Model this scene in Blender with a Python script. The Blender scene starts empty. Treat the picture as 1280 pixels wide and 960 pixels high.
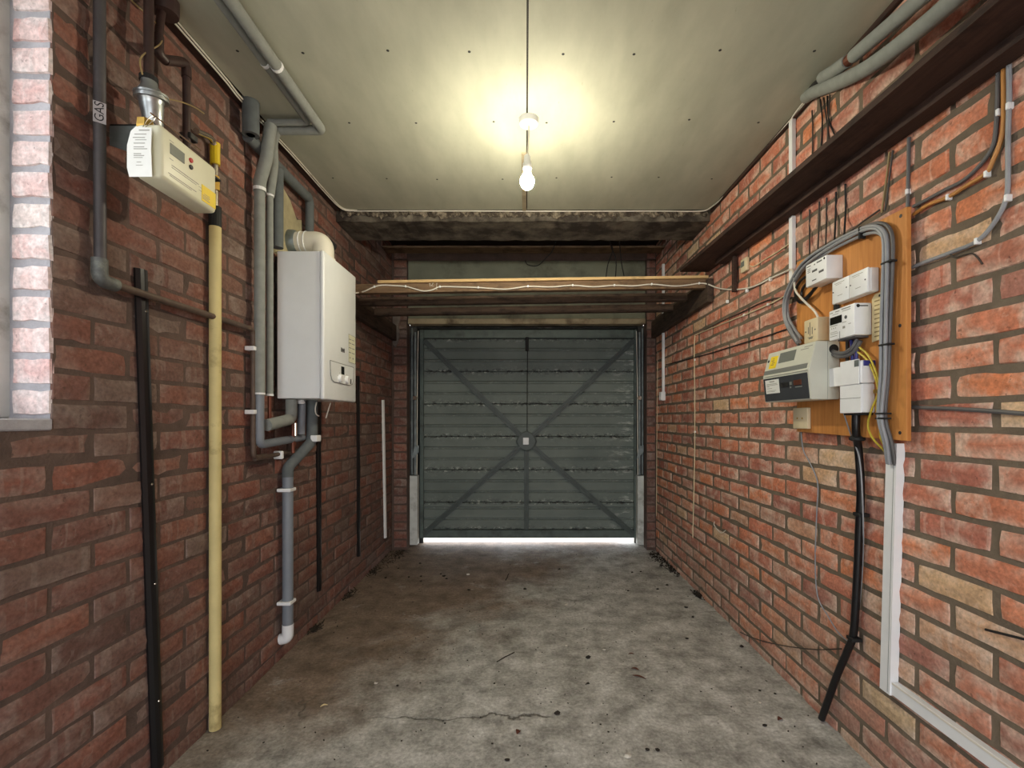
import bpy, bmesh, math, random
from mathutils import Vector, Matrix

R = random.Random(7)
SC = bpy.context.scene
COL = SC.collection
PI = math.pi

# ------------------------------------------------------------------ camera
F, CX, CY, H = 588.0, 657.0, 525.0, 1.16      # focal length (px), vanishing point, eye height
cam_d = bpy.data.cameras.new('camera')
cam_d.sensor_width = 36.0
cam_d.lens = F / 1280.0 * 36.0
cam_d.shift_x = (640.0 - CX) / 1280.0
cam_d.shift_y = (CY - 480.0) / 1280.0
cam_d.clip_start = 0.02
cam = bpy.data.objects.new('camera', cam_d)
COL.objects.link(cam)
cam.location = (0, 0, H)
cam.rotation_euler = (PI / 2, 0, 0)
SC.camera = cam

# ------------------------------------------------------------------ world, exposure, light
SKY = 5.0
world = bpy.data.worlds.new('world')
SC.world = world
world.use_nodes = True
wn = world.node_tree.nodes
wn['Background'].inputs[0].default_value = (0.93, 0.96, 1.0, 1)
wn['Background'].inputs[1].default_value = SKY
SC.view_settings.view_transform = 'Standard'
SC.view_settings.look = 'None'
SC.view_settings.exposure = 0.0
SC.view_settings.gamma = 1.0
BULB = 760.0


def portal(name, loc, rot, sx, sy):
    d = bpy.data.lights.new(name, 'AREA')
    d.shape = 'RECTANGLE'
    d.size, d.size_y = sx, sy
    d.cycles.is_portal = True
    o = bpy.data.objects.new(name, d)
    COL.objects.link(o)
    o.location, o.rotation_euler = loc, rot


BACK_Y = -1.5
FILL_DOOR = (-1.05, 1.05, 0.0, 2.2)      # unseen doorway behind the camera, widened for more daylight: x0, x1, z0, z1
WIN = (0.10, 1.182, 1.164, 2.36)       # window in the left wall: y0, y1, z0, z1
portal('fill_doorway_daylight', (0, BACK_Y - 0.16, 1.10), (PI / 2, 0, 0), 2.1, 2.2)
portal('window_daylight', (-1.40, 0.64, 1.76), (0, -PI / 2, 0), 1.2, 1.1)

XL, XR, YF, ZC = -1.19, 1.16, 4.19, 2.47      # room faces


# ------------------------------------------------------------------ helpers
def P(px, py, x=None, y=None, z=None):
    dx, dz = (px - CX) / F, (CY - py) / F
    Y = y if y is not None else (x / dx if x is not None else (z - H) / dz)
    return Vector((dx * Y, Y, H + dz * Y))


def c(r, g, b, k=1.0):
    f = lambda v: (v / 255 / 12.92 if v / 255 <= 0.04045 else ((v / 255 + 0.055) / 1.055) ** 2.4) * k
    return (f(r), f(g), f(b), 1)


WO = {}


def new_bm():
    return bmesh.new()


def _mesh(name, bm):
    if isinstance(bm, bpy.types.Mesh):
        return bm
    me = bpy.data.meshes.new(name)
    bmesh.ops.recalc_face_normals(bm, faces=bm.faces)
    bm.to_mesh(me)
    bm.free()
    return me


def props(o, label=None, cat=None, group=None, kind=None):
    for k, v in (('label', label), ('category', cat), ('group', group), ('kind', kind)):
        if v:
            o[k] = v
    return o


def obj(name, bm, m, parent=None, label=None, cat=None, group=None, kind=None, smooth=False, origin=None):
    me = _mesh(name, bm)
    if m:
        me.materials.append(m)
    if smooth:
        me.polygons.foreach_set('use_smooth', [True] * len(me.polygons))
        if hasattr(me, 'set_sharp_from_angle'):
            me.set_sharp_from_angle(angle=math.radians(40))
    o = bpy.data.objects.new(name, me)
    COL.objects.link(o)
    if parent is not None:
        w = WO[parent.name]
        o.parent = parent
    else:
        if origin is None:
            vs = [v.co for v in me.vertices]
            w = Vector(((min(v.x for v in vs) + max(v.x for v in vs)) / 2, (min(v.y for v in vs) + max(v.y for v in vs)) / 2, min(v.z for v in vs)))
        else:
            w = Vector(origin)
        o.location = w
    me.transform(Matrix.Translation(-w))
    WO[o.name] = w
    return props(o, label, cat, group, kind)


def thing(name, label, cat, loc, group=None, kind=None):
    o = bpy.data.objects.new(name, None)
    o.empty_display_size = 0.05
    COL.objects.link(o)
    o.location = loc
    WO[o.name] = Vector(loc)
    return props(o, label, cat, group, kind)


def box(bm, x0, x1, y0, y1, z0, z1, bev=0.0, seg=1):
    r = bmesh.ops.create_cube(bm, size=1.0)
    vs = r['verts']
    for v in vs:
        v.co = Vector((x0 + (v.co.x + .5) * (x1 - x0), y0 + (v.co.y + .5) * (y1 - y0), z0 + (v.co.z + .5) * (z1 - z0)))
    if bev:
        es = list({e for v in vs for e in v.link_edges})
        bmesh.ops.bevel(bm, geom=es, offset=bev, segments=seg, affect='EDGES', profile=0.5)
    return bm


def obox(bm, o, U, V, N, w, h, t, bev=0.0):
    """box from corner o along the axes U, V, N"""
    r = bmesh.ops.create_cube(bm, size=1.0)
    vs = r['verts']
    for v in vs:
        a = v.co
        v.co = o + U * ((a.x + .5) * w) + V * ((a.y + .5) * h) + N * ((a.z + .5) * t)
    if bev:
        es = list({e for v in vs for e in v.link_edges})
        bmesh.ops.bevel(bm, geom=es, offset=bev, segments=2, affect='EDGES', profile=0.5)
    return bm


def smooth_path(pts, n=5):
    pts = [Vector(p) for p in pts]
    if len(pts) < 3:
        return pts
    q = [pts[0] * 2 - pts[1]] + pts + [pts[-1] * 2 - pts[-2]]
    out = []
    for i in range(1, len(q) - 2):
        a, b, d, e = q[i - 1], q[i], q[i + 1], q[i + 2]
        for k in range(n):
            t = k / n
            out.append(0.5 * ((2 * b) + (d - a) * t + (2 * a - 5 * b + 4 * d - e) * t * t + (3 * b - a - 3 * d + e) * t ** 3))
    out.append(pts[-1])
    return out


def fillet(pts, r, n=5):
    """straight runs joined by short round bends"""
    pts = [Vector(p) for p in pts]
    out = [pts[0]]
    for i in range(1, len(pts) - 1):
        a, b, d = pts[i - 1], pts[i], pts[i + 1]
        k = min(r, (a - b).length * .45, (d - b).length * .45)
        s, e = b + (a - b).normalized() * k, b + (d - b).normalized() * k
        for j in range(n + 1):
            t = j / n
            out.append(s * (1 - t) ** 2 + b * 2 * t * (1 - t) + e * t * t)
    out.append(pts[-1])
    return out


def tube(bm, pts, r, seg=10, cap=True, flat=None):
    pts = [Vector(p) for p in pts]
    n = len(pts)
    t0 = (pts[1] - pts[0]).normalized()
    ref = Vector((0, 0, 1)) if abs(t0.z) < 0.9 else Vector((1, 0, 0))
    nrm = t0.cross(ref).normalized()
    rings = []
    for i, p in enumerate(pts):
        t = (pts[min(i + 1, n - 1)] - pts[max(i - 1, 0)]).normalized()
        nrm = (nrm - t * nrm.dot(t)).normalized()
        bn = t.cross(nrm)
        rr = r(i / (n - 1)) if callable(r) else r
        rings.append([bm.verts.new(p + (nrm * math.cos(2 * PI * k / seg) + bn * math.sin(2 * PI * k / seg)) * rr) for k in range(seg)])
    for a, b in zip(rings, rings[1:]):
        for k in range(seg):
            bm.faces.new((a[k], a[(k + 1) % seg], b[(k + 1) % seg], b[k]))
    if cap:
        bm.faces.new(rings[0][::-1])
        bm.faces.new(rings[-1])
    return bm


def lathe(bm, prof, o, axis='z', seg=24):
    """profile of (radius, height) round an axis through o"""
    ax = {'z': (Vector((1, 0, 0)), Vector((0, 1, 0)), Vector((0, 0, 1))), 'x': (Vector((0, 1, 0)), Vector((0, 0, 1)), Vector((1, 0, 0))),
          'y': (Vector((1, 0, 0)), Vector((0, 0, 1)), Vector((0, 1, 0)))}[axis] if isinstance(axis, str) else axis
    o = Vector(o)
    rings = []
    for r, h in prof:
        if r < 1e-5:
            rings.append([bm.verts.new(o + ax[2] * h)])
        else:
            rings.append([bm.verts.new(o + (ax[0] * math.cos(2 * PI * k / seg) + ax[1] * math.sin(2 * PI * k / seg)) * r + ax[2] * h) for k in range(seg)])
    for a, b in zip(rings, rings[1:]):
        for k in range(seg):
            k2 = (k + 1) % seg
            if len(a) == 1 and len(b) > 1:
                bm.faces.new((a[0], b[k], b[k2]))
            elif len(b) == 1 and len(a) > 1:
                bm.faces.new((a[k], a[k2], b[0]))
            elif len(a) > 1:
                bm.faces.new((a[k], a[k2], b[k2], b[k]))
    for rg, rev in ((rings[0], True), (rings[-1], False)):
        if len(rg) > 1:
            bm.faces.new(rg[::-1] if rev else rg)
    return bm


def prism(bm, poly, y0, y1):
    """polygon of (x, z) pairs pulled along y"""
    a = [bm.verts.new((x, y0, z)) for x, z in poly]
    b = [bm.verts.new((x, y1, z)) for x, z in poly]
    n = len(poly)
    bm.faces.new(a)
    bm.faces.new(b[::-1])
    for i in range(n):
        bm.faces.new((a[i], b[i], b[(i + 1) % n], a[(i + 1) % n]))
    return bm


def disc(bm, o, N, r, t, seg=14):
    N = Vector(N)
    U = Vector((0, 0, 1)).cross(N).normalized() if abs(N.z) < .9 else Vector((1, 0, 0))
    V = N.cross(U)
    return lathe(bm, [(r, 0), (r, t * .7), (r * .85, t)], o, (U, V, N), seg)


# facing frames: U reads left to right, N comes out of the wall
UR, NR = Vector((0, -1, 0)), Vector((-1, 0, 0))
UL, NL = Vector((0, 1, 0)), Vector((1, 0, 0))
VZ = Vector((0, 0, 1))


def bars(bm, o, U, V, N, rows):
    """printed lines too small to read: (u0, u1, v, height)"""
    for u0, u1, v, h in rows:
        obox(bm, o + U * u0 + V * v, U, V, N, u1 - u0, h, 0.0004)
    return bm


# ------------------------------------------------------------------ materials
def nodes_of(name):
    m = bpy.data.materials.new(name)
    m.use_nodes = True
    nt = m.node_tree
    b = nt.nodes['Principled BSDF']
    return m, nt, b


def N(nt, t, **kw):
    n = nt.nodes.new(t)
    for k, v in kw.items():
        if k.startswith('i_'):
            n.inputs[int(k[2:]) if k[2:].isdigit() else k[2:]].default_value = v
        else:
            setattr(n, k, v)
    return n


def mixc(nt, fac, a, b, mode='MIX'):
    n = nt.nodes.new('ShaderNodeMix')
    n.data_type = 'RGBA'
    n.blend_type = mode
    for s, v in ((0, fac), (6, a), (7, b)):
        if hasattr(v, 'links') or hasattr(v, 'is_linked'):
            nt.links.new(v, n.inputs[s])
        else:
            n.inputs[s].default_value = v
    return n.outputs[2]


def mth(nt, op, a, b=None, clamp=False):
    n = nt.nodes.new('ShaderNodeMath')
    n.operation = op
    n.use_clamp = clamp
    for i, v in ((0, a), (1, b)):
        if v is None:
            continue
        if hasattr(v, 'is_linked'):
            nt.links.new(v, n.inputs[i])
        else:
            n.inputs[i].default_value = v
    return n.outputs[0]


def ramp(nt, fac, stops, interp='LINEAR'):
    n = nt.nodes.new('ShaderNodeValToRGB')
    n.color_ramp.interpolation = interp
    e = n.color_ramp.elements
    while len(e) < len(stops):
        e.new(0.5)
    for el, (p, col) in zip(e, stops):
        el.position = p
        el.color = col if isinstance(col, tuple) else (col, col, col, 1)
    nt.links.new(fac, n.inputs[0])
    return n.outputs[0]


def noise(nt, vec, scale, detail=4.0, rough=0.55, dist=0.0):
    n = N(nt, 'ShaderNodeTexNoise')
    n.inputs['Scale'].default_value = scale
    n.inputs['Detail'].default_value = detail
    n.inputs['Roughness'].default_value = rough
    n.inputs['Distortion'].default_value = dist
    nt.links.new(vec, n.inputs['Vector'])
    return n.outputs['Fac']


def scaled(nt, vec, s):
    n = N(nt, 'ShaderNodeMapping')
    n.inputs['Scale'].default_value = s
    nt.links.new(vec, n.inputs['Vector'])
    return n.outputs[0]


def bump(nt, b, h, strength=0.3, dist=0.01):
    n = N(nt, 'ShaderNodeBump')
    n.inputs['Strength'].default_value = strength
    n.inputs['Distance'].default_value = dist
    nt.links.new(h, n.inputs['Height'])
    nt.links.new(n.outputs[0], b.inputs['Normal'])


def mat(name, col, rough=0.5, metal=0.0, var=0.25, scale=14.0, bmp=0.0, dirt=None, dirt_amt=0.5, spec=0.5):
    """one surface with faint uneven colour and, if asked, patches of dirt"""
    m, nt, b = nodes_of(name)
    g = N(nt, 'ShaderNodeNewGeometry').outputs['Position']
    f = noise(nt, g, scale, 5)
    dark = tuple(v * (1 - var) for v in col[:3]) + (1,)
    lite = tuple(min(1, v * (1 + var)) for v in col[:3]) + (1,)
    o = ramp(nt, f, [(0.3, dark), (0.7, lite)])
    if dirt:
        f2 = noise(nt, g, scale * 0.6, 6, 0.65)
        o = mixc(nt, ramp(nt, f2, [(0.62 - dirt_amt * .3, 0.0), (0.8 - dirt_amt * .3, 1.0)]), o, dirt)
    nt.links.new(o, b.inputs['Base Color'])
    b.inputs['Roughness'].default_value = rough
    b.inputs['Metallic'].default_value = metal
    b.inputs['Specular IOR Level'].default_value = spec
    if bmp:
        bump(nt, b, noise(nt, g, scale * 4, 4), bmp, 0.004)
    return m


def brick_mat(name, stops, pale, pale_amt, grime, grime_lo, grime_hi, edge_amt=0.6, grime_base=0.0):
    m, nt, b = nodes_of(name)
    oi = N(nt, 'ShaderNodeObjectInfo').outputs['Random']
    ge = N(nt, 'ShaderNodeNewGeometry')
    rnd = mth(nt, 'FRACT', mth(nt, 'ADD', oi, ge.outputs['Random Per Island']))
    tc = N(nt, 'ShaderNodeTexCoord').outputs['Object']
    off = N(nt, 'ShaderNodeCombineXYZ')
    for i, k in enumerate((37.0, 91.0, 53.0)):
        nt.links.new(mth(nt, 'MULTIPLY', rnd, k), off.inputs[i])
    va = N(nt, 'ShaderNodeVectorMath', operation='ADD')
    nt.links.new(tc, va.inputs[0])
    nt.links.new(off.outputs[0], va.inputs[1])
    v = va.outputs[0]
    pos = ge.outputs['Position']
    base = ramp(nt, rnd, stops)
    n1 = noise(nt, v, 16, 6, 0.65)
    base = mixc(nt, ramp(nt, n1, [(0.35, 0.0), (0.75, 0.75)]), base, mixc(nt, 0.5, base, (0.10, 0.035, 0.028, 1)))
    n2 = noise(nt, v, 7, 5, 0.6, 0.6)
    base = mixc(nt, ramp(nt, n2, [(0.56, 0.0), (0.72, pale_amt)]), base, pale)
    at = N(nt, 'ShaderNodeAttribute')
    at.attribute_name = 'edge'
    n3 = noise(nt, v, 11, 4, 0.6)
    e = mth(nt, 'MULTIPLY', at.outputs['Fac'], ramp(nt, n3, [(0.42, 0.0), (0.62, edge_amt)]))
    base = mixc(nt, e, base, pale)
    bands = ramp(nt, noise(nt, scaled(nt, v, (26, 1.0, 3.0)), 1.0, 2, 0.5), [(0.56, 0.0), (0.59, 0.55)])
    base = mixc(nt, mth(nt, 'MULTIPLY', bands, ramp(nt, mth(nt, 'FRACT', mth(nt, 'MULTIPLY', rnd, 7.3)), [(0.45, 0.0), (0.5, 1.0)])), base, mixc(nt, 0.45, base, pale))
    smear = ramp(nt, noise(nt, v, 21, 5, 0.7, 1.2), [(0.60, 0.0), (0.66, 0.5)])
    base = mixc(nt, smear, base, mixc(nt, 0.5, base, pale))
    pit = ramp(nt, noise(nt, v, 60, 3, 0.6), [(0.66, 0.0), (0.72, 0.7)])
    base = mixc(nt, pit, base, mixc(nt, 0.7, base, (0.03, 0.018, 0.014, 1)))
    n4 = noise(nt, pos, 1.7, 6, 0.62)
    sep = N(nt, 'ShaderNodeSeparateXYZ')
    nt.links.new(pos, sep.inputs[0])
    low = N(nt, 'ShaderNodeMapRange')
    low.inputs[1].default_value = 0.75
    low.inputs[2].default_value = 0.02
    low.inputs[3].default_value = grime_base
    low.inputs[4].default_value = 1.0
    nt.links.new(sep.outputs[2], low.inputs[0])
    gm = mth(nt, 'MULTIPLY', ramp(nt, n4, [(0.35, grime_lo), (0.7, grime_hi)]), low.outputs[0], True)
    base = mixc(nt, gm, base, grime)
    fine = noise(nt, v, 90, 4, 0.6)
    base = mixc(nt, 0.6, base, ramp(nt, fine, [(0.3, 0.55), (0.7, 1.35)]), 'MULTIPLY')
    nt.links.new(base, b.inputs['Base Color'])
    b.inputs['Roughness'].default_value = 0.88
    b.inputs['Specular IOR Level'].default_value = 0.25
    bump(nt, b, mth(nt, 'ADD', mth(nt, 'MULTIPLY', fine, 0.5), n1), 0.5, 0.006)
    return m


def mortar_mat(name, a, b2):
    m, nt, b = nodes_of(name)
    pos = N(nt, 'ShaderNodeNewGeometry').outputs['Position']
    f = noise(nt, pos, 9, 6, 0.7)
    nt.links.new(ramp(nt, f, [(0.3, a), (0.7, b2)]), b.inputs['Base Color'])
    b.inputs['Roughness'].default_value = 0.95
    bump(nt, b, noise(nt, pos, 120, 4), 0.6, 0.006)
    return m


def wood_mat(name, a, b2, axis, rough=0.75, scale=3.0, dirt=None, dirt_amt=0.5):
    """grain drawn out along one axis (0 x, 1 y, 2 z)"""
    m, nt, b = nodes_of(name)
    pos = N(nt, 'ShaderNodeNewGeometry').outputs['Position']
    s = [22.0, 22.0, 22.0]
    s[axis] = 1.6
    v = scaled(nt, pos, tuple(k * scale / 3 for k in s))
    f = noise(nt, v, 3.0, 6, 0.65, 0.8)
    o = ramp(nt, f, [(0.28, a), (0.72, b2)])
    kn = noise(nt, pos, 7, 3)
    o = mixc(nt, ramp(nt, kn, [(0.62, 0.0), (0.75, 0.6)]), o, tuple(k * 0.4 for k in a[:3]) + (1,))
    if dirt:
        f2 = noise(nt, scaled(nt, pos, (1, 1, 2.5)), 9, 6, 0.7)
        o = mixc(nt, ramp(nt, f2, [(0.62 - dirt_amt * .3, 0.0), (0.78 - dirt_amt * .3, 0.9)]), o, dirt)
    nt.links.new(o, b.inputs['Base Color'])
    b.inputs['Roughness'].default_value = rough
    b.inputs['Specular IOR Level'].default_value = 0.25
    bump(nt, b, f, 0.35, 0.004)
    return m


def floor_mat():
    m, nt, b = nodes_of('concrete_floor')
    pos = N(nt, 'ShaderNodeNewGeometry').outputs['Position']
    big = noise(nt, pos, 1.3, 6, 0.62, 0.4)
    mid = noise(nt, pos, 7, 8, 0.72)
    fine = noise(nt, pos, 70, 6, 0.7)
    o = ramp(nt, mid, [(0.3, c(112, 110, 104)), (0.5, c(172, 170, 164)), (0.7, c(216, 215, 211))])
    sep = N(nt, 'ShaderNodeSeparateXYZ')
    nt.links.new(pos, sep.inputs[0])
    # brown earth trodden in by the door end and along the wall with the boiler
    bx = mth(nt, 'MULTIPLY', mth(nt, 'SUBTRACT', -0.05, sep.outputs[0]), 0.75)
    by = mth(nt, 'MULTIPLY', mth(nt, 'SUBTRACT', sep.outputs[1], 2.55), 0.5)
    br = mth(nt, 'ADD', mth(nt, 'ADD', bx, by), mth(nt, 'MULTIPLY', mth(nt, 'SUBTRACT', big, 0.5), 2.2))
    o = mixc(nt, ramp(nt, br, [(0.0, 0.0), (0.55, 0.85)]), o, ramp(nt, mid, [(0.3, c(86, 68, 54)), (0.7, c(140, 116, 94))]))
    st = noise(nt, pos, 2.6, 7, 0.7, 0.8)
    o = mixc(nt, ramp(nt, st, [(0.58, 0.0), (0.7, 0.5)]), o, c(98, 96, 88))
    pl = noise(nt, pos, 4.1, 7, 0.72, 0.5)
    o = mixc(nt, ramp(nt, pl, [(0.6, 0.0), (0.72, 0.55)]), o, c(205, 204, 200))
    o = mixc(nt, 0.55, o, ramp(nt, fine, [(0.32, 0.4), (0.68, 1.55)]), 'MULTIPLY')
    # hairline cracks
    wob = N(nt, 'ShaderNodeTexNoise')
    wob.inputs['Scale'].default_value = 3.0
    wob.inputs['Detail'].default_value = 5
    nt.links.new(pos, wob.inputs['Vector'])
    vm = N(nt, 'ShaderNodeVectorMath', operation='MULTIPLY_ADD')
    nt.links.new(wob.outputs['Color'], vm.inputs[0])
    vm.inputs[1].default_value = (0.5, 0.5, 0)
    nt.links.new(pos, vm.inputs[2])
    vo = N(nt, 'ShaderNodeTexVoronoi', feature='DISTANCE_TO_EDGE')
    vo.inputs['Scale'].default_value = 1.15
    nt.links.new(vm.outputs[0], vo.inputs['Vector'])
    crack = ramp(nt, vo.outputs['Distance'], [(0.0, 1.0), (0.006, 0.0)])
    gate = ramp(nt, noise(nt, pos, 1.9, 3), [(0.58, 0.0), (0.64, 0.6)])
    cg = mth(nt, 'MULTIPLY', crack, gate)
    wv = mth(nt, 'MULTIPLY', mth(nt, 'SUBTRACT', noise(nt, pos, 5.0, 5, 0.6), 0.5), 0.16)
    dl = mth(nt, 'ABSOLUTE', mth(nt, 'SUBTRACT', mth(nt, 'SUBTRACT', sep.outputs[1], 1.835), wv))
    span = mth(nt, 'MULTIPLY', ramp(nt, mth(nt, 'ADD', sep.outputs[0], 1.0), [(0.35, 0.0), (0.5, 0.7), (0.75, 1.0), (1.0, 1.0)]), ramp(nt, mth(nt, 'ADD', sep.outputs[0], 0.5), [(0.58, 1.0), (0.62, 0.0)]))
    cg = mth(nt, 'MAXIMUM', cg, mth(nt, 'MULTIPLY', ramp(nt, dl, [(0.002, 0.9), (0.005, 0.0)]), span))
    o = mixc(nt, cg, o, c(70, 66, 58))
    nt.links.new(o, b.inputs['Base Color'])
    nt.links.new(ramp(nt, big, [(0.3, 0.55), (0.7, 0.8)]), b.inputs['Roughness'])
    b.inputs['Specular IOR Level'].default_value = 0.35
    h = mth(nt, 'SUBTRACT', mth(nt, 'ADD', mth(nt, 'MULTIPLY', fine, 0.4), mid), mth(nt, 'MULTIPLY', cg, 1.5))
    bump(nt, b, h, 0.45, 0.008)
    return m


def board_mat():
    m, nt, b = nodes_of('ceiling_paint')
    pos = N(nt, 'ShaderNodeNewGeometry').outputs['Position']
    f = noise(nt, scaled(nt, pos, (3, 1, 1)), 2.5, 6, 0.6)
    o = ramp(nt, f, [(0.3, c(166, 166, 148)), (0.7, c(186, 186, 167))])
    st = noise(nt, scaled(nt, pos, (7, 1.3, 1)), 3, 6, 0.7)
    o = mixc(nt, ramp(nt, st, [(0.6, 0.0), (0.72, 0.3)]), o, c(172, 168, 146))
    pk = noise(nt, scaled(nt, pos, (26, 9, 9)), 3, 4)
    o = mixc(nt, ramp(nt, pk, [(0.7, 0.0), (0.76, 0.45)]), o, c(150, 146, 120))
    nt.links.new(o, b.inputs['Base Color'])
    b.inputs['Roughness'].default_value = 0.8
    bump(nt, b, noise(nt, pos, 30, 5), 0.12, 0.004)
    return m


def door_mat():
    m, nt, b = nodes_of('grey_green_door_paint')
    pos = N(nt, 'ShaderNodeNewGeometry').outputs['Position']
    f = noise(nt, pos, 3, 6, 0.6)
    o = ramp(nt, f, [(0.3, c(96, 106, 101)), (0.7, c(116, 125, 119))])
    at = N(nt, 'ShaderNodeAttribute')
    at.attribute_name = 'edge'
    n = noise(nt, scaled(nt, pos, (6, 1, 9)), 3.2, 6, 0.72)
    w = mth(nt, 'MULTIPLY', at.outputs['Fac'], ramp(nt, n, [(0.57, 0.0), (0.6, 1.0)]))
    o = mixc(nt, w, o, c(206, 210, 200))
    n2 = noise(nt, scaled(nt, pos, (5, 1, 9)), 4.1, 5, 0.7)
    w2 = mth(nt, 'MULTIPLY', at.outputs['Fac'], ramp(nt, n2, [(0.52, 0.0), (0.55, 1.0)]))
    o = mixc(nt, w2, o, c(22, 20, 17))
    sep = N(nt, 'ShaderNodeSeparateXYZ')
    nt.links.new(pos, sep.inputs[0])
    side = N(nt, 'ShaderNodeMapRange')
    side.inputs[1].default_value = 0.72
    side.inputs[2].default_value = 1.02
    nt.links.new(sep.outputs[0], side.inputs[0])
    n3 = noise(nt, scaled(nt, pos, (2, 1, 9)), 3.3, 6, 0.7)
    o = mixc(nt, mth(nt, 'MULTIPLY', side.outputs[0], ramp(nt, n3, [(0.54, 0.0), (0.62, 0.8)])), o, c(188, 192, 184))
    nt.links.new(o, b.inputs['Base Color'])
    b.inputs['Roughness'].default_value = 0.62
    bump(nt, b, noise(nt, pos, 40, 4), 0.12, 0.003)
    return m


def glass_mat(name, tint=(1, 1, 1, 1), refl=0.08):
    m, nt, b = nodes_of(name)
    nt.nodes.remove(b)
    t = N(nt, 'ShaderNodeBsdfTransparent')
    t.inputs[0].default_value = tint
    g = N(nt, 'ShaderNodeBsdfGlossy')
    g.inputs['Roughness'].default_value = 0.03
    mx = N(nt, 'ShaderNodeMixShader')
    mx.inputs[0].default_value = refl
    nt.links.new(t.outputs[0], mx.inputs[1])
    nt.links.new(g.outputs[0], mx.inputs[2])
    nt.links.new(mx.outputs[0], nt.nodes['Material Output'].inputs['Surface'])
    return m


def emit_mat(name, col, s):
    m, nt, b = nodes_of(name)
    b.inputs['Base Color'].default_value = (0.9, 0.9, 0.85, 1)
    b.inputs['Emission Color'].default_value = col
    b.inputs['Emission Strength'].default_value = s
    return m


PALE = (0.62, 0.44, 0.33, 1)
M = {}
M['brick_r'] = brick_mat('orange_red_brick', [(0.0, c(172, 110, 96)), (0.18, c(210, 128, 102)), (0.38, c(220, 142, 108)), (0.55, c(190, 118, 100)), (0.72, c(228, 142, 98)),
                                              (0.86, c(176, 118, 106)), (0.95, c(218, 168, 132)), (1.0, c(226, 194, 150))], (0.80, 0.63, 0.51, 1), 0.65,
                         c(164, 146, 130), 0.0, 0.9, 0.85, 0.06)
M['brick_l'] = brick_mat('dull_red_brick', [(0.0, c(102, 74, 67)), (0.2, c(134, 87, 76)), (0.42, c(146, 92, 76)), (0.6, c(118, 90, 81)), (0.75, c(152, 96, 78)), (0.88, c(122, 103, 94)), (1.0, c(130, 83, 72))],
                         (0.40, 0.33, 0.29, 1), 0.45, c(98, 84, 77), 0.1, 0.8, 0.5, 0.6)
M['brick_j'] = brick_mat('whitewashed_brick', [(0.0, c(222, 188, 184)), (0.4, c(228, 204, 200)), (0.7, c(216, 172, 168)), (1.0, c(232, 220, 214))], (0.74, 0.70, 0.69, 1), 0.8,
                         c(190, 186, 188), 0.2, 0.6, 0.8, 0.3)
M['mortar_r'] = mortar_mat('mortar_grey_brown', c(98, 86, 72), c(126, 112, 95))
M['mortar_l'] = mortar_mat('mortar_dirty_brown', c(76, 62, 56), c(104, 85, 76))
M['mortar_j'] = mortar_mat('mortar_limewashed', c(140, 138, 142), c(178, 176, 182))
M['floor'] = floor_mat()
M['ceil'] = board_mat()
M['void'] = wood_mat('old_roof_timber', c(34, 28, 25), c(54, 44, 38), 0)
M['beam'] = mat('sooty_concrete', c(112, 104, 92), 0.9, var=0.35, scale=9, bmp=0.4, dirt=c(58, 50, 44), dirt_amt=0.75)
M['crust'] = mat('crumbling_plaster', c(150, 138, 120), 0.95, var=0.35, scale=30, bmp=0.6, dirt=c(66, 57, 48), dirt_amt=0.85)
M['lintel'] = mat('grey_green_render', c(128, 130, 112), 0.9, var=0.15, scale=4, bmp=0.2, dirt=c(88, 86, 74), dirt_amt=0.4)
M['oldwood_x'] = wood_mat('weathered_timber_across', c(92, 72, 54), c(140, 114, 88), 0, dirt=c(66, 54, 44), dirt_amt=0.35)
M['shadewood_x'] = wood_mat('shade_darkened_timber', c(60, 48, 42), c(98, 80, 68), 0, dirt=c(42, 34, 30), dirt_amt=0.4)  # shade on the joists behind the front one is put into this colour
M['oldwood_y'] = wood_mat('weathered_timber_shade_darkened', c(56, 46, 40), c(92, 76, 64), 1, dirt=c(52, 42, 36), dirt_amt=0.4)  # timber tone darkened to carry the bearers' shade under the platform
M['shelfwood'] = wood_mat('dark_stained_plank', c(48, 35, 31), c(76, 56, 48), 1, dirt=c(36, 28, 26), dirt_amt=0.35)
M['ply'] = wood_mat('fresh_softwood_edge', c(190, 156, 108), c(222, 190, 140), 0)
M['panelply'] = wood_mat('orange_plywood', c(176, 112, 56), c(214, 150, 84), 2, rough=0.55, scale=2.0)
M['rail'] = mat('cream_painted_timber', c(168, 154, 128), 0.7, var=0.2, scale=8, dirt=c(96, 80, 62), dirt_amt=0.4)
M['door'] = door_mat()
M['door_steel'] = mat('grey_green_steel', c(84, 96, 92), 0.55, var=0.2, scale=8, dirt=c(50, 52, 48), dirt_amt=0.4)
M['steel_dark'] = mat('dark_steel', c(58, 58, 58), 0.5, 0.5, var=0.3, scale=12, dirt=c(120, 116, 108), dirt_amt=0.15)
M['brace'] = mat('dark_grey_green_steel', c(70, 79, 76), 0.5, var=0.2, scale=8)
M['galv'] = mat('galvanised_steel', c(128, 136, 136), 0.45, 0.6, var=0.3, scale=16)
M['castalu'] = mat('cast_aluminium', c(176, 180, 182), 0.35, 0.85, var=0.2, scale=20)
M['chrome'] = mat('bright_chrome', c(196, 184, 170), 0.2, 0.9, var=0.05)
M['whitetimber'] = mat('worn_white_paint', c(206, 208, 204), 0.7, var=0.12, scale=10, dirt=c(138, 136, 128), dirt_amt=0.3)
M['white'] = mat('white_plastic', c(236, 237, 238), 0.4, var=0.04)
M['whitecable'] = mat('white_cable_sheath', c(222, 216, 204), 0.5, var=0.06)
M['cream'] = mat('cream_plastic', c(214, 198, 164), 0.45, var=0.06)
M['boiler'] = mat('white_enamel', c(234, 237, 238), 0.28, var=0.02)
M['boiler_line'] = mat('grey_print', c(120, 122, 118), 0.5, var=0.0)
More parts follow.
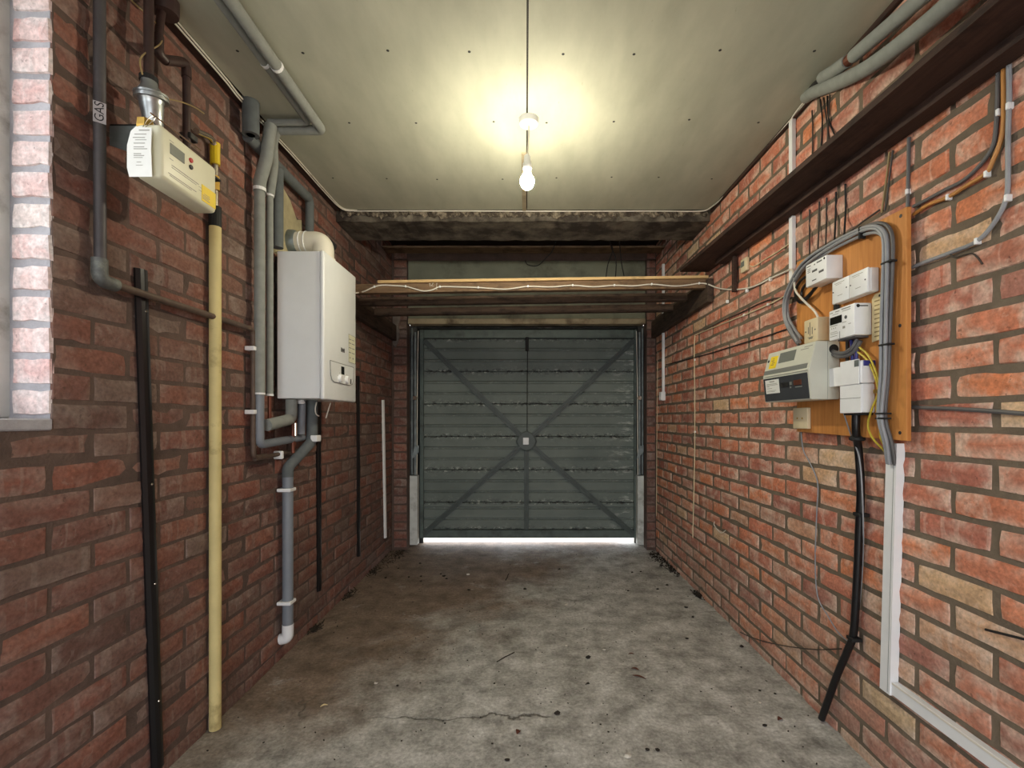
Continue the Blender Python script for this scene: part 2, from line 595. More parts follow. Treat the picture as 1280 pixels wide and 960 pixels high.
M['foam'] = mat('grey_foam_lagging', c(136, 139, 134), 0.85, var=0.1, scale=30, bmp=0.1)
M['foam_dark'] = mat('dark_grey_foam_lagging', c(92, 97, 98), 0.85, var=0.12, scale=30, bmp=0.1)
M['greyplastic'] = mat('grey_plastic_pipe', c(122, 128, 136), 0.45, var=0.06)
M['copper'] = mat('tarnished_copper', c(112, 66, 50), 0.45, 0.5, var=0.25, scale=24)
M['brownpipe'] = mat('dark_brown_painted_pipe', c(62, 44, 41), 0.45, 0.1, var=0.25, scale=24, dirt=c(96, 66, 54), dirt_amt=0.1)
M['copper_dull'] = mat('dull_brown_pipe', c(92, 76, 66), 0.6, 0.2, var=0.25, scale=20)
M['leadpipe'] = mat('dull_dark_pipe', c(78, 74, 76), 0.55, 0.3, var=0.2, scale=20)
M['elbowgrey'] = mat('dull_grey_fitting', c(96, 98, 96), 0.6, 0.3, var=0.3, scale=40, dirt=c(130, 134, 126), dirt_amt=0.3)
M['black'] = mat('black_plastic', c(15, 14, 17), 0.35, var=0.1)
M['black_matt'] = mat('black_rubber', c(22, 22, 22), 0.7, var=0.1)
M['yellowpipe'] = mat('faded_yellow_paint', c(206, 190, 132), 0.6, var=0.1, scale=9, dirt=c(128, 108, 62), dirt_amt=0.12)
M['yellow'] = mat('yellow_tape', c(226, 196, 30), 0.45, var=0.08)
M['yellow_label'] = mat('yellow_label', c(236, 206, 40), 0.5, var=0.03)
M['tan'] = mat('tan_wire', c(150, 128, 84), 0.6, var=0.1)
M['brass'] = mat('brass', c(186, 150, 74), 0.35, 0.8, var=0.15)
M['meter'] = mat('ivory_plastic', c(222, 220, 194), 0.42, var=0.03)
M['paper'] = mat('white_card', c(226, 226, 222), 0.8, var=0.04)
M['tagcard'] = mat('grubby_white_tag', c(168, 162, 164), 0.7, var=0.12, scale=40)
M['smear'] = mat('grey_pier_patch', c(120, 112, 106), 0.95, var=0.25, scale=18, bmp=0.4)
M['oldpaper'] = mat('yellowed_card', c(222, 204, 158), 0.8, var=0.12, scale=26)
M['ink'] = mat('printed_ink', c(84, 84, 86), 0.7, var=0.0)
M['inkfaint'] = mat('faint_print', c(150, 148, 140), 0.7, var=0.0)
M['inkdark'] = mat('black_print', c(24, 24, 24), 0.7, var=0.0)
M['lcd'] = mat('grey_liquid_crystal', c(120, 124, 118), 0.25, var=0.05)
M['lcd_dark'] = mat('dark_display', c(24, 25, 22), 0.2, var=0.05)
M['red'] = mat('red_button', c(190, 42, 38), 0.4, var=0.05)
M['cu'] = mat('warm_grey_enamel', c(204, 204, 190), 0.5, var=0.03)
M['smoke'] = mat('smoked_cover', c(62, 64, 68), 0.25, var=0.15, scale=8)
M['greycable'] = mat('grey_cable_sheath', c(146, 148, 152), 0.5, var=0.1, scale=20)
M['greycable_d'] = mat('dark_grey_cable', c(92, 90, 90), 0.55, var=0.1)
M['browncable'] = mat('brown_sheathed_cable', c(62, 54, 48), 0.6, var=0.2)
M['orangecable'] = mat('orange_tan_cable', c(190, 132, 68), 0.5, var=0.1)
M['earth'] = mat('yellow_green_earth_wire', c(196, 176, 58), 0.5, var=0.3, scale=60)
M['blue'] = mat('blue_insulation', c(44, 50, 128), 0.45, var=0.1)
M['plaster'] = mat('sand_cement_patch', c(168, 158, 126), 0.95, var=0.2, scale=14, bmp=0.5)
M['flue'] = mat('flue_white', c(226, 220, 204), 0.45, var=0.03)
M['leaf'] = mat('dry_brown_leaf', c(92, 50, 34), 0.8, var=0.3, scale=60)
M['twig'] = mat('dark_twig', c(52, 44, 34), 0.9, var=0.3, scale=60)
M['crumb'] = mat('dark_soil', c(42, 36, 30), 0.95, var=0.3, scale=60)
M['chip'] = mat('white_paint_chip', c(214, 208, 196), 0.8, var=0.1)
M['glass'] = glass_mat('window_glass', (0.96, 0.97, 0.97, 1), 0.08)
M['bulb'] = emit_mat('lit_bulb', (1.0, 0.93, 0.71, 1), BULB)
M['ground'] = mat('pale_driveway', c(196, 190, 178), 0.9, var=0.1, scale=3)

# ------------------------------------------------------------------ setting: shell
bm = new_bm()
box(bm, XL - 0.02, XR + 0.02, BACK_Y - 0.14, 4.47, -0.12, 0.0)
obj('floor', bm, M['floor'], origin=(0, 0, 0), kind='structure', label='bare grey concrete garage floor with brown dirt and cracks', cat='floor')
bm = new_bm()
box(bm, -14, 14, -14, 16, -0.20, -0.13)
obj('ground', bm, M['ground'], origin=(0, 0, -0.13), kind='structure', label='pale driveway outside seen through the gap under the door', cat='ground')


def slab_wall(name, m, parts, label, cat='wall'):
    b = new_bm()
    for p in parts:
        box(b, *p)
    return obj(name, b, m, origin=(0, 0, 0), kind='structure', label=label, cat=cat)


ZT = 2.78
wl, wt = XL - 0.003, XL - 0.115
wall_left = slab_wall('wall_left', M['mortar_l'],
                      [(wt, wl, BACK_Y, WIN[0], -0.1, ZT), (wt, wl, WIN[1] + 0.004, 4.42, -0.1, ZT), (wt, wl, WIN[0], WIN[1] + 0.004, -0.1, WIN[2] - 0.004),
                       (wt, wl, WIN[0], WIN[1] + 0.004, WIN[3], ZT)],
                      'dull red brick wall with the boiler, gas meter and window')
wall_right = slab_wall('wall_right', M['mortar_r'], [(XR + 0.003, XR + 0.12, BACK_Y, 4.42, -0.1, ZT)], 'orange red brick wall carrying the electric meter board')
PX0, PX1 = -1.055, 1.076
wall_front = slab_wall('wall_front', M['mortar_l'], [(XL - 0.11, PX0 - 0.004, YF + 0.004, 4.30, -0.1, ZT), (PX1 + 0.004, XR + 0.12, YF + 0.004, 4.30, -0.1, ZT),
                                                    (PX0 - 0.004, PX1 + 0.004, 4.22, 4.42, 2.585, ZT)], 'brick piers either side of the garage door')
wall_back = slab_wall('wall_back', M['mortar_l'], [(XL - 0.11, FILL_DOOR[0], BACK_Y - 0.12, BACK_Y, -0.1, ZT), (FILL_DOOR[1], XR + 0.12, BACK_Y - 0.12, BACK_Y, -0.1, ZT),
                                                  (FILL_DOOR[0], FILL_DOOR[1], BACK_Y - 0.12, BACK_Y, FILL_DOOR[3], ZT)], 'plain end wall behind the viewpoint with a doorway widened for more daylight')

# ------------------------------------------------------------------ bricks
BL, BH = 0.223, 0.0665


def brick_mesh(name, rng, length=BL, height=BH, depth=0.007, back=0.006):
    """front of a brick: worn outline, rounded arris; local x along, z up, -y out of the wall"""
    a, h = length / 2, height / 2
    us = [-a, -a * .5, 0, a * .5, a]
    out = [(u, h) for u in us] + [(a, 0)] + [(u, -h) for u in us[::-1]] + [(-a, 0)]
    v, f, e = [], [], []
    jit = []
    for i, (x, z) in enumerate(out):
        s = 0.0011
        corner = abs(abs(x) - a) < 1e-6 and abs(abs(z) - h) < 1e-6
        pull = rng.uniform(0, 0.0035) if corner else rng.uniform(0, 0.0012)
        if rng.random() < 0.05:
            pull += rng.uniform(0.002, 0.006)
        d = Vector((x * .25, z, )).normalized() if not corner else Vector((x / a, z / h)).normalized()
        jit.append((x - d[0] * pull + rng.uniform(-s, s), z - d[1] * pull + rng.uniform(-s, s)))
    n = len(out)
    for x, z in jit:
        v.append((x, back, z))
        e.append(1.0)
    for x, z in jit:
        k = 0.003
        v.append((x - math.copysign(min(k, abs(x)), x), -depth + 0.004 + rng.uniform(-.0012, .0012), z - math.copysign(min(k, abs(z)), z)))
        e.append(0.8)
    for u in (-a * .55, 0, a * .55):
        v.append((u + rng.uniform(-.01, .01), -depth + rng.uniform(-.0016, .0016), rng.uniform(-h * .3, h * .3)))
        e.append(0.0)
    for i in range(n):
        j = (i + 1) % n
        f.append((i, n + i, n + j, j))
    C = [2 * n, 2 * n + 1, 2 * n + 2]
    r = lambda i: n + (i % n)
    # fan of the face round three middle points
    f += [(r(0), C[0], r(1)), (r(1), C[0], C[1], r(2)), (r(2), C[1], C[2], r(3)), (r(3), C[2], r(4)), (r(4), C[2], r(5)), (r(5), C[2], r(6)), (r(6), C[2], r(7)),
          (r(7), C[2], C[1], r(8)), (r(8), C[1], C[0], r(9)), (r(9), C[0], r(10)), (r(10), C[0], r(11)), (r(11), C[0], r(0))]
    return v, f, e


def mesh_from(name, v, f, e, m):
    me = bpy.data.meshes.new(name)
    me.from_pydata(v, [], f)
    at = me.attributes.new('edge', 'FLOAT', 'POINT')
    at.data.foreach_set('value', e)
    me.materials.append(m)
    b = bmesh.new()
    b.from_mesh(me)
    bmesh.ops.recalc_face_normals(b, faces=b.faces)
    b.to_mesh(me)
    b.free()
    return me


class Bricks:
    def __init__(self, parent, m, seed, rot, depth=0.007, height=BH):
        self.rng = random.Random(seed)
        self.parent, self.m, self.rot = parent, m, rot
        self.raw = [brick_mesh('brick', self.rng, height=height, depth=depth) for _ in range(14)]
        self.half = [brick_mesh('brick', self.rng, length=0.106, height=height, depth=depth) for _ in range(8)]
        self.meshes = {}

    def pick(self, length):
        i = self.rng.randrange(8)
        return ('h', i, self.half[i], 0.106) if length < 0.15 else ('f', self.rng.randrange(14), None, BL)

    def place(self, items, solo):
        """items: (centre, length) ; the first SOLO of them are bricks of their own, the rest one stuff part"""
        V, Fc, E = [], [], []
        for n, (ctr, length) in enumerate(items):
            k, i, raw, full = self.pick(length)
            raw = raw or self.raw[i]
            sx = length / full
            tw = self.rng.uniform(-.006, .006)
            out = self.rng.uniform(-.0022, .0022)
            mw = Matrix.Translation(ctr) @ Matrix.Rotation(self.rot, 4, 'Z') @ Matrix.Translation((0, out, 0)) @ Matrix.Rotation(tw, 4, 'Y') @ Matrix.Diagonal((sx, 1, 1, 1))
            if n < solo:
                me = self.meshes.get((k, i))
                if me is None:
                    me = self.meshes[(k, i)] = mesh_from('brick', *raw, self.m)
                o = bpy.data.objects.new('brick', me)
                COL.objects.link(o)
                o.parent = self.parent
                o.matrix_local = mw
            else:
                b0 = len(V)
                V += [tuple(mw @ Vector(p)) for p in raw[0]]
                Fc += [tuple(b0 + q for q in fa) for fa in raw[1]]
                E += raw[2]
        if V:
            me = mesh_from('further_bricks', V, Fc, E, self.m)
            o = bpy.data.objects.new('further_bricks', me)
            COL.objects.link(o)
            o.parent = self.parent
            o['kind'] = 'stuff'


def seen(p):
    if p.y < 0.3:
        return False
    px, py = CX + p.x / p.y * F, CY - (p.z - H) / p.y * F
    return -40 < px < 1320 and -40 < py < 1000


def courses(x, z_bed, pitch, unit, joint_even, hole=None, j0=.004, j1=.0105):
    """stretcher courses of a side wall, nearest seen first"""
    items = []
    k = -1
    while z_bed + k * pitch < ZT - 0.02:
        z0 = z_bed + k * pitch
        zc = z0 + pitch / 2
        y = joint_even + (0 if k % 2 == 0 else unit / 2)
        y -= unit * math.ceil((y - BACK_Y) / unit)
        while y < YF:
            a, b = y + R.uniform(j0, j1), y + unit - R.uniform(j0, j1)
            y += unit
            a, b = max(a, BACK_Y + .005), min(b, YF - 0.006)
            if hole and zc > hole[2] - pitch * .3 and zc < hole[3]:
                if a < hole[1] and b > hole[0]:
                    if b > hole[1]:
                        a = hole[1] + 0.001
                    elif a < hole[0]:
                        b = hole[0] - 0.001
                    else:
                        continue
            if zc > 2.52 and a < 2.7:
                continue
            if b - a < 0.03 or zc < 0.0:
                continue
            items.append((Vector((x, (a + b) / 2, zc)), b - a))
        k += 1
    items.sort(key=lambda t: (not seen(t[0]), t[0].y if seen(t[0]) else -t[0].y))
    return items


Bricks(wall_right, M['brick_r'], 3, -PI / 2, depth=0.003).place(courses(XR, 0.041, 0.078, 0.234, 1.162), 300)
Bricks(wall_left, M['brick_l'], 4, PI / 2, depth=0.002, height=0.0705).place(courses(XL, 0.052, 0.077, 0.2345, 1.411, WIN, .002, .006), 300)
pier_items = []
for k in range(0, 35):
    zc = 0.046 + 0.078 * k + 0.01
    if zc < ZT:
        pier_items.append((Vector(((XL + PX0) / 2 + .006, YF, zc)), PX0 - XL - 0.016))
        pier_items.append((Vector(((XR + PX1) / 2, YF, zc)), XR - PX1 - 0.008))
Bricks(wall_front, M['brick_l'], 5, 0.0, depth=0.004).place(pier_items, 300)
bm = new_bm()
ol = [(-1.186, 2.16), (-1.10, 2.17), (-1.112, 2.08), (-1.13, 2.0), (-1.118, 1.92), (-1.135, 1.84), (-1.16, 1.80), (-1.182, 1.83)]
va = [bm.verts.new((x, YF + .003, z)) for x, z in ol]
vb = [bm.verts.new((-1.15 + (x + 1.15) * .9, YF - .009 - R.uniform(0, .003), 1.98 + (z - 1.98) * .95)) for x, z in ol]
bm.faces.new(va)
bm.faces.new(vb[::-1])
for i in range(len(ol)):
    bm.faces.new((va[i], vb[i], vb[(i + 1) % len(ol)], va[(i + 1) % len(ol)]))
obj('pier_patch', bm, M['smear'], wall_front, label='grey patch down the pier')  # thin irregular grey patch set on the pier face
# limewashed reveal of the window: header bricks that face the camera side
jamb = obj('jamb_render', box(new_bm(), XL - 0.112, XL - 0.0065, WIN[1] + 0.0015, WIN[1] + 0.02, WIN[2], WIN[3]), M['mortar_j'], wall_left)
jit = []
k = 0
while WIN[2] + 0.04 + 0.078 * k < WIN[3]:
    jit.append((Vector((XL - 0.051, WIN[1], WIN[2] + 0.041 + 0.078 * k)), 0.098))
    k += 1
Bricks(wall_left, M['brick_j'], 6, 0.0, depth=0.006).place(jit, 300)

# window in the side wall, only its edge comes into the picture
win = thing('window_1', 'old white painted window frame beside the bright brick reveal', 'window', (XL - 0.115, (WIN[0] + WIN[1]) / 2, WIN[2]), kind='structure')
wx0, wx1 = XL - 0.165, XL - 0.108
bm = new_bm()
box(bm, wx0, wx1, WIN[0], WIN[0] + 0.05, WIN[2], WIN[3], 0.004)
box(bm, wx0, wx1, WIN[1] - 0.045, WIN[1] + 0.01, WIN[2], WIN[3], 0.004)
box(bm, wx0, wx1, WIN[0] + .05, WIN[1] - 0.045, WIN[2], WIN[2] + 0.05, 0.004)
box(bm, wx0, wx1, WIN[0] + .05, WIN[1] - 0.045, WIN[3] - 0.05, WIN[3], 0.004)
obj('window_frame', bm, M['whitetimber'], win)
bm = new_bm()
box(bm, wx0 + .01, wx1 - .01, 0.615, 0.655, WIN[2] + .05, WIN[3] - .05, 0.003)
obj('mullion', bm, M['whitetimber'], win)
for y0, y1 in ((WIN[0] + .05, 0.615), (0.655, WIN[1] - .045)):
    obj('pane', box(new_bm(), XL - 0.139, XL - 0.135, y0, y1, WIN[2] + .05, WIN[3] - .05), M['glass'], win)
bm = new_bm()
box(bm, XL - 0.108, XL + 0.004, WIN[0], WIN[1], WIN[2] - 0.03, WIN[2], 0.004)
obj('window_sill', bm, M['mortar_j'], win)

# ------------------------------------------------------------------ ceiling
bm = new_bm()
box(bm, XL - 0.11, XR + 0.12, BACK_Y - .12, 3.0, 2.492, 2.62)
box(bm, XL - 0.11, XR + 0.12, 3.0, 4.42, 2.72, 2.84)
ceiling = obj('ceiling', bm, M['void'], origin=(0, 0, 2.49), kind='structure', label='low painted plasterboard ceiling with a seam down the middle', cat='ceiling')
bm = new_bm()
box(bm, -1.14, 0.003, BACK_Y + .01, 2.93, ZC, ZC + 0.013)
obj('ceiling_board', bm, M['ceil'], ceiling)
bm = new_bm()
box(bm, 0.010, 1.15, BACK_Y + .01, 2.93, ZC, ZC + 0.013)
obj('ceiling_board', bm, M['ceil'], ceiling)
bm = new_bm()
for y in (0.75, 1.2, 1.675, 2.065, 2.55):
    for k in range(8):
        x = -1.05 + 0.295 * k + R.uniform(-.04, .04)
        disc(bm, Vector((x, y + R.uniform(-.015, .015), ZC + .001)), (0, 0, -1), 0.0055, 0.002, 8)
obj('nail_heads', bm, M['steel_dark'], ceiling, kind='stuff')
bm = new_bm()
box(bm, -0.020, 0.004, 2.30, 2.925, ZC - 0.010, ZC, 0.001)
obj('seam_strip', bm, M['rail'], ceiling, label='short batten covering the seam beyond the bulb')

# concrete beam where the ceiling board stops
bm = new_bm()
n = 44
ring = []
for i in range(n + 1):
    x = XL + 0.002 + (XR - XL - 0.004) * i / n
    j = lambda s: R.uniform(-s, s)
    ring.append([bm.verts.new(p) for p in ((x, 2.952 + j(.004), 2.466), (x, 2.95 + j(.006), 2.405 + j(.004)), (x, 3.26 + j(.006), 2.405 + j(.003)), (x, 3.27, 2.62), (x, 2.97, 2.62))])
for a, b in zip(ring, ring[1:]):
    for k in range(5):
        bm.faces.new((a[k], a[(k + 1) % 5], b[(k + 1) % 5], b[k]))
bm.faces.new(ring[0])
bm.faces.new(ring[-1][::-1])
beam = obj('ceiling_beam', bm, M['beam'], kind='structure', label='sooty concrete beam across the room where the painted ceiling ends', cat='beam')
bm = new_bm()
nn = 190
rows = []
for i in range(nn + 1):
    x = XL + .03 + (XR - XL - .05) * i / nn
    lo = 2.462 - R.uniform(.016, .040) + .006 * math.sin(i * .21)
    rows.append([bm.verts.new((x + R.uniform(-.003, .003), y, z)) for y, z in ((2.953, 2.465), (2.936 + R.uniform(0, .009), 2.463), (2.934 + R.uniform(0, .012), (2.463 + lo) / 2 + R.uniform(-.006, .006)), (2.938 + R.uniform(0, .012), lo), (2.953, lo + .002))])
for a, b in zip(rows, rows[1:]):
    for k in range(4):
        bm.faces.new((a[k], a[k + 1], b[k + 1], b[k]))
obj('plaster_crust', bm, M['crust'], beam)
bm = new_bm()
box(bm, XL + .004, XR - .004, 3.90, 4.04, 2.59, 2.608, 0.005)
obj('wall_plate', bm, M['oldwood_x'], kind='structure', label='timber wall plate in the dark recess above the garage door', cat='beam')

for nm, x0, x1, lb in (('gap_shade_1', XL + .002, XL + .034, 'dark strip standing for the shaded gap atop the boiler wall'), ('gap_shade_2', XR - .012, XR + .004, 'dark strip standing for the shaded gap atop the meter board wall')):
    obj(nm, box(new_bm(), x0, x1, BACK_Y + .02, 2.93, 2.452 if x0 > 0 else 2.462, 2.491, .002), M['shelfwood'], kind='structure', label=lb, cat='batten')  # dark strips added where the ceiling edge gap is only in shade
# lintel panel over the door and the cream rail under it
bm = new_bm()
box(bm, PX0 + .002, PX1 - .002, 4.215, 4.40, 2.066, 2.588, 0.004)
obj('trim_1', bm, M['lintel'], kind='structure', label='grey green rendered lintel panel above the garage door', cat='lintel')
bm = new_bm()
box(bm, PX0 + .004, PX1 - .004, 4.195, 4.30, 2.018, 2.066, 0.005)
obj('trim_2', bm, M['rail'], kind='structure', label='cream painted rail across the head of the garage door opening', cat='rail')

# ------------------------------------------------------------------ garage door
DY = 4.40
door = thing('door_1', 'grey green ribbed steel up-and-over garage door with crossed braces', 'door', (0.03, DY, 0.06), kind='structure')
seams = [0.135, 0.389, 0.694, 1.005, 1.31, 1.614, 1.92]
dx0, dx1 = -0.985, 1.045
for z0, z1 in zip(seams, seams[1:]):
    pitch = (z1 - z0) / 3 if z0 > 0.2 else (z1 - z0) / 2.5
    prof = [(DY + .012, z0 + 0.001, 1.0), (DY, z0 + 0.006, 0.9)]
    zz = z0 + pitch
    prof.append((DY, z0 + 0.03, 0.12))
    while zz < z1 - 0.02:
        prof += [(DY, zz - 0.014, 0.0), (DY + .013, zz - 0.008, 0.2), (DY + .013, zz + 0.006, 0.1), (DY - .003, zz + 0.012, 0.0), (DY, zz + .03, 0.0)]
        zz += pitch
    prof += [(DY, z1 - 0.03, 0.1), (DY, z1 - 0.006, 0.8), (DY + .012, z1 - 0.001, 1.0)]
    nx = 6
    V, Fc, E = [], [], []
    for i in range(nx + 1):
        x = dx0 + .03 + (dx1 - dx0 - .06) * i / nx
        for y, z, e in prof:
            V.append((x, y, z))
            E.append(e)
    L = len(prof)
    for i in range(nx):
        for k in range(L - 1):
            Fc.append((i * L + k, (i + 1) * L + k, (i + 1) * L + k + 1, i * L + k + 1))
    me = mesh_from('ribbed_panel', V, Fc, E, M['door'])
    obj('ribbed_panel', me, None, door)
bm = new_bm()
box(bm, dx0, dx1, DY + .014, DY + .02, 0.07, 2.0)
obj('backing_sheet', bm, M['steel_dark'], door)
for x0, x1 in ((dx0, dx0 + .035), (dx1 - .035, dx1)):
    obj('stile', box(new_bm(), x0, x1, DY - .022, DY + .02, 0.06, 2.003, 0.003), M['door_steel'], door)
obj('bottom_rail', box(new_bm(), dx0 + .035, dx1 - .035, DY - .018, DY + .02, 0.06, 0.134, 0.004), M['door_steel'], door)
obj('top_rail', box(new_bm(), dx0 + .035, dx1 - .035, DY - .018, DY + .02, 1.922, 2.003, 0.004), M['door_steel'], door)
ctr = Vector((0.008, DY - .03, 0.962))


def brace(a, b, w=0.048):
    d = (b - a).normalized()
    s = d.cross(Vector((0, 1, 0))).normalized()
    q = new_bm()
    o = a - s * (w / 2)
    obox(q, o, d, s, Vector((0, 1, 0)), (b - a).length, w, 0.008)
    obox(q, o + s * (w * .32), d, s, Vector((0, -1, 0)), (b - a).length, w * .36, 0.012, 0.003)
    return q


for ex, ez in ((-.945, 1.90), (1.005, 1.90), (-.945, .10), (1.0, .10)):
    e = Vector((ex, DY - .03, ez))
    d = (e - ctr).normalized()
    obj('brace', brace(ctr + d * .075, e), M['brace'], door)
obj('centre_post', brace(ctr + Vector((0, 0, -.09)), Vector((.008, DY - .03, .14)), 0.044), M['brace'], door)
bm = new_bm()
lathe(bm, [(0.098, 0), (0.098, 0.008), (0.085, 0.012)], ctr + Vector((0, .004, 0)), (Vector((1, 0, 0)), Vector((0, 0, 1)), Vector((0, -1, 0))), 8)
plate = obj('lock_plate', bm, M['brace'], door)
obj('latch', box(new_bm(), ctr.x - .032, ctr.x + .022, ctr.y - .026, ctr.y - .008, ctr.z - .03, ctr.z + .035, 0.003), M['white'], plate, label='small white latch block')
obj('pull_cord', tube(new_bm(), [(0.018, DY - .03, 1.87), (0.015, DY - .03, 1.5), (0.014, DY - .03, 1.05)], 0.004, 6), M['black_matt'], door)
obj('latch_spring', box(new_bm(), -.002, .028, DY - .04, DY - .018, 1.80, 1.93, 0.004), M['black_matt'], door)
for sx, side in ((-1.004, -1), (1.036, 1)):
    arm = obj('lift_arm', box(new_bm(), sx - .008, sx + .008, 4.276, 4.298, 0.66, 1.96, 0.002), M['galv'], door)
    obj('roller', lathe(new_bm(), [(.018, -.012), (.022, 0), (.018, .012)], (sx, 4.27, 1.36), 'y', 12), M['chrome'], arm)
    q = new_bm()
    prism(q, [(sx - .03, 0.80), (sx + .035, 0.87), (sx + .035, 0.93), (sx - .005, 0.92)], 4.268, 4.275)
    obj('arm_bracket', q, M['galv'], arm)
    obj('lift_cable', tube(new_bm(), [(sx - side * .026, 4.285, 1.97), (sx - side * .018, 4.285, 1.5), (sx - side * .014, 4.285, 0.66)], 0.004, 6), M['whitecable'], door)
# timber frame of the door, dark above and white repair pieces below
fr = thing('trim_3', 'dark steel and timber frame lining the garage door opening', 'door frame', (0.01, 4.37, 0), kind='structure')
for x0, x1, xm in ((-1.12, -0.992, -1.036), (1.028, 1.14, 1.066)):
    obj('post', box(new_bm(), x0, x1, 4.305, 4.375, 0.66, 2.017, 0.003), M['steel_dark'], fr)
    obj('track', box(new_bm(), xm - .006, xm + .006, 4.288, 4.304, 0.66, 2.0, 0.002), M['galv'], fr)
obj('head', box(new_bm(), PX0 + .006, PX1 - .006, 4.33, 4.46, 2.0045, 2.0175, 0.003), M['steel_dark'], fr)
obj('head_board', box(new_bm(), PX0 + .006, PX1 - .006, 4.425, 4.46, 1.94, 2.12, 0.003), M['steel_dark'], fr)
for x0, x1 in ((XL - .05, dx0 + .02), (dx1 - .02, XR + .06)):
    obj('outer_stop', box(new_bm(), x0, x1, 4.43, 4.46, 0.0, 2.05, 0.002), M['steel_dark'], fr)
for x0, x1, where in ((-1.115, -.990, 'on the boiler side'), (1.026, 1.14, 'on the meter side')):
    obj('door_post_block', box(new_bm(), x0, x1, 4.303, 4.38, 0.015, 0.65, 0.004), M['whitetimber'], label='worn white post block at the foot of the door frame, ' + where,
        cat='post', group='white blocks at the foot of the door frame')

# ------------------------------------------------------------------ storage joists
TILT = 0.015


def tilt(b):
    for v in b.verts:
        v.co.z += v.co.x * TILT
    return b


bm = tilt(box(new_bm(), XL + .045, XR - .03, 2.92, 2.965, 1.963, 2.020, 0.002))
joist = obj('storage_joist', bm, M['oldwood_x'], label='front storage joist with chalk marks and a white cable clipped along it', cat='joist', group='joists of the storage platform')
bm = new_bm()
o = P(537, 358, y=2.919)
for a, b in (((0, .03), (.004, .0)), ((.012, .028), (.022, .026)), ((.022, .026), (.02, .016)), ((.02, .016), (.01, .004)), ((.01, .004), (.026, .002)), ((.045, .03), (.043, -.02)), ((.038, -.02), (.05, -.018))):
    tube(bm, [o + Vector((a[0], 0, a[1])), o + Vector((b[0], 0, b[1]))], 0.0018, 5)
obj('chalk_mark', bm, M['chip'], joist, label='white chalk figures')
bm = tilt(box(new_bm(), -0.915, XR - .03, 2.905, 3.03, 2.0205, 2.037, 0.001))
obj('deck_strip', bm, M['ply'], label='pale softwood strip lying on the front storage joist', cat='plank')
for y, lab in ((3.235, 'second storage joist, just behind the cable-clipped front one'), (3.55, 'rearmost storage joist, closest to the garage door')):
    obj('storage_joist', tilt(box(new_bm(), XL + .045, XR - .045, y, y + .045, 1.966, 2.02, 0.002)), M['shadewood_x'], label=lab, cat='joist', group='joists of the storage platform')
obj('joist_bearer', box(new_bm(), XR - .043, XR - .004, 2.89, 4.18, 1.888, 2.03, 0.002), M['oldwood_y'], label='shade-darkened timber bearer under the joists on the meter board wall', cat='bearer')
obj('joist_bearer', box(new_bm(), XL + .004, XL + .043, 2.89, 4.18, 1.865, 2.0, 0.002), M['oldwood_y'], label='shade-darkened timber bearer under the joists on the boiler wall', cat='bearer')

# plank shelf fixed high along the meter wall, drooping towards the camera
bm = new_bm()
zn, zf = 2.035, 2.093
for a, b, sec in ((0.2, 2.965, 0),):
    vs = []
    for y, z, xf in ((0.2, zn - .03, 0.985), (2.965, zf, 0.973)):
        vs.append([bm.verts.new(p) for p in ((xf, y, z), (XR - .006, y, z), (XR - .006, y, z + .02), (xf, y, z + .02))])
    for k in range(4):
        bm.faces.new((vs[0][k], vs[0][(k + 1) % 4], vs[1][(k + 1) % 4], vs[1][k]))
    bm.faces.new(vs[0])
    bm.faces.new(vs[1][::-1])
shelf = thing('plank_shelf', 'long dark plank shelf high along the wall over the meter board', 'shelf', (XR - .1, 1.6, 2.0))
obj('plank', bm, M['shelfwood'], shelf)
bm = new_bm()
vs = []
for y, z in ((0.2, zn - .031), (2.72, zf - .006)):
    vs.append([bm.verts.new(p) for p in ((XR - .062, y, z - .028), (XR - .008, y, z - .028), (XR - .008, y, z), (XR - .062, y, z))])
for k in range(4):
    bm.faces.new((vs[0][k], vs[0][(k + 1) % 4], vs[1][(k + 1) % 4], vs[1][k]))
bm.faces.new(vs[0])
bm.faces.new(vs[1][::-1])
obj('batten', bm, M['shelfwood'], shelf)
bm = new_bm()
y0 = XR * F / (922.5 - CX)
box(bm, XR - .03, XR - .008, y0 - .012, y0 + .012, 1.86, 2.068, 0.002)
obj('upright', bm, M['shelfwood'], shelf)

# ------------------------------------------------------------------ pendant light
lx, ly = 0.014, 2.05
lamp = thing('pendant_light', 'white pendant lampholder with a lit bare bulb hanging from the ceiling', 'lamp', (lx, ly, ZC))
obj('ceiling_rose', lathe(new_bm(), [(.030, -.028), (.040, -.022), (.044, 0)], (lx, ly, ZC), 'z', 28), M['white'], lamp, smooth=True)
obj('flex', tube(new_bm(), [(lx, ly, ZC - .02), (lx - .002, ly, ZC - .09), (lx - .006, ly, 2.318)], 0.0032, 8), M['whitecable'], lamp)
lx -= 0.007
obj('lamp_holder', lathe(new_bm(), [(.006, .085), (.013, .078), (.016, .05), (.019, .045), (.019, .02), (.0165, .018), (.0165, .0)], (lx, ly, 2.232), 'z', 20), M['white'], lamp, smooth=True)
obj('light_block_collar', lathe(new_bm(), [(.014, .046), (.017, .045), (.0225, .021), (.022, .019)], (lx, ly, 2.200), 'z', 24), M['white'], lamp, smooth=True)  # opaque collar added to hold back the bulb's light on the ceiling
pr = [(.0222, .0195)]
for k in range(-2, 9):
    a = k / 8 * PI / 2
    pr.append((.0305 * math.cos(a) if k < 8 else 0, -.036 * math.sin(a)))
obj('bulb', lathe(new_bm(), pr, (lx, ly, 2.200), 'z', 24), M['bulb'], lamp, smooth=True)


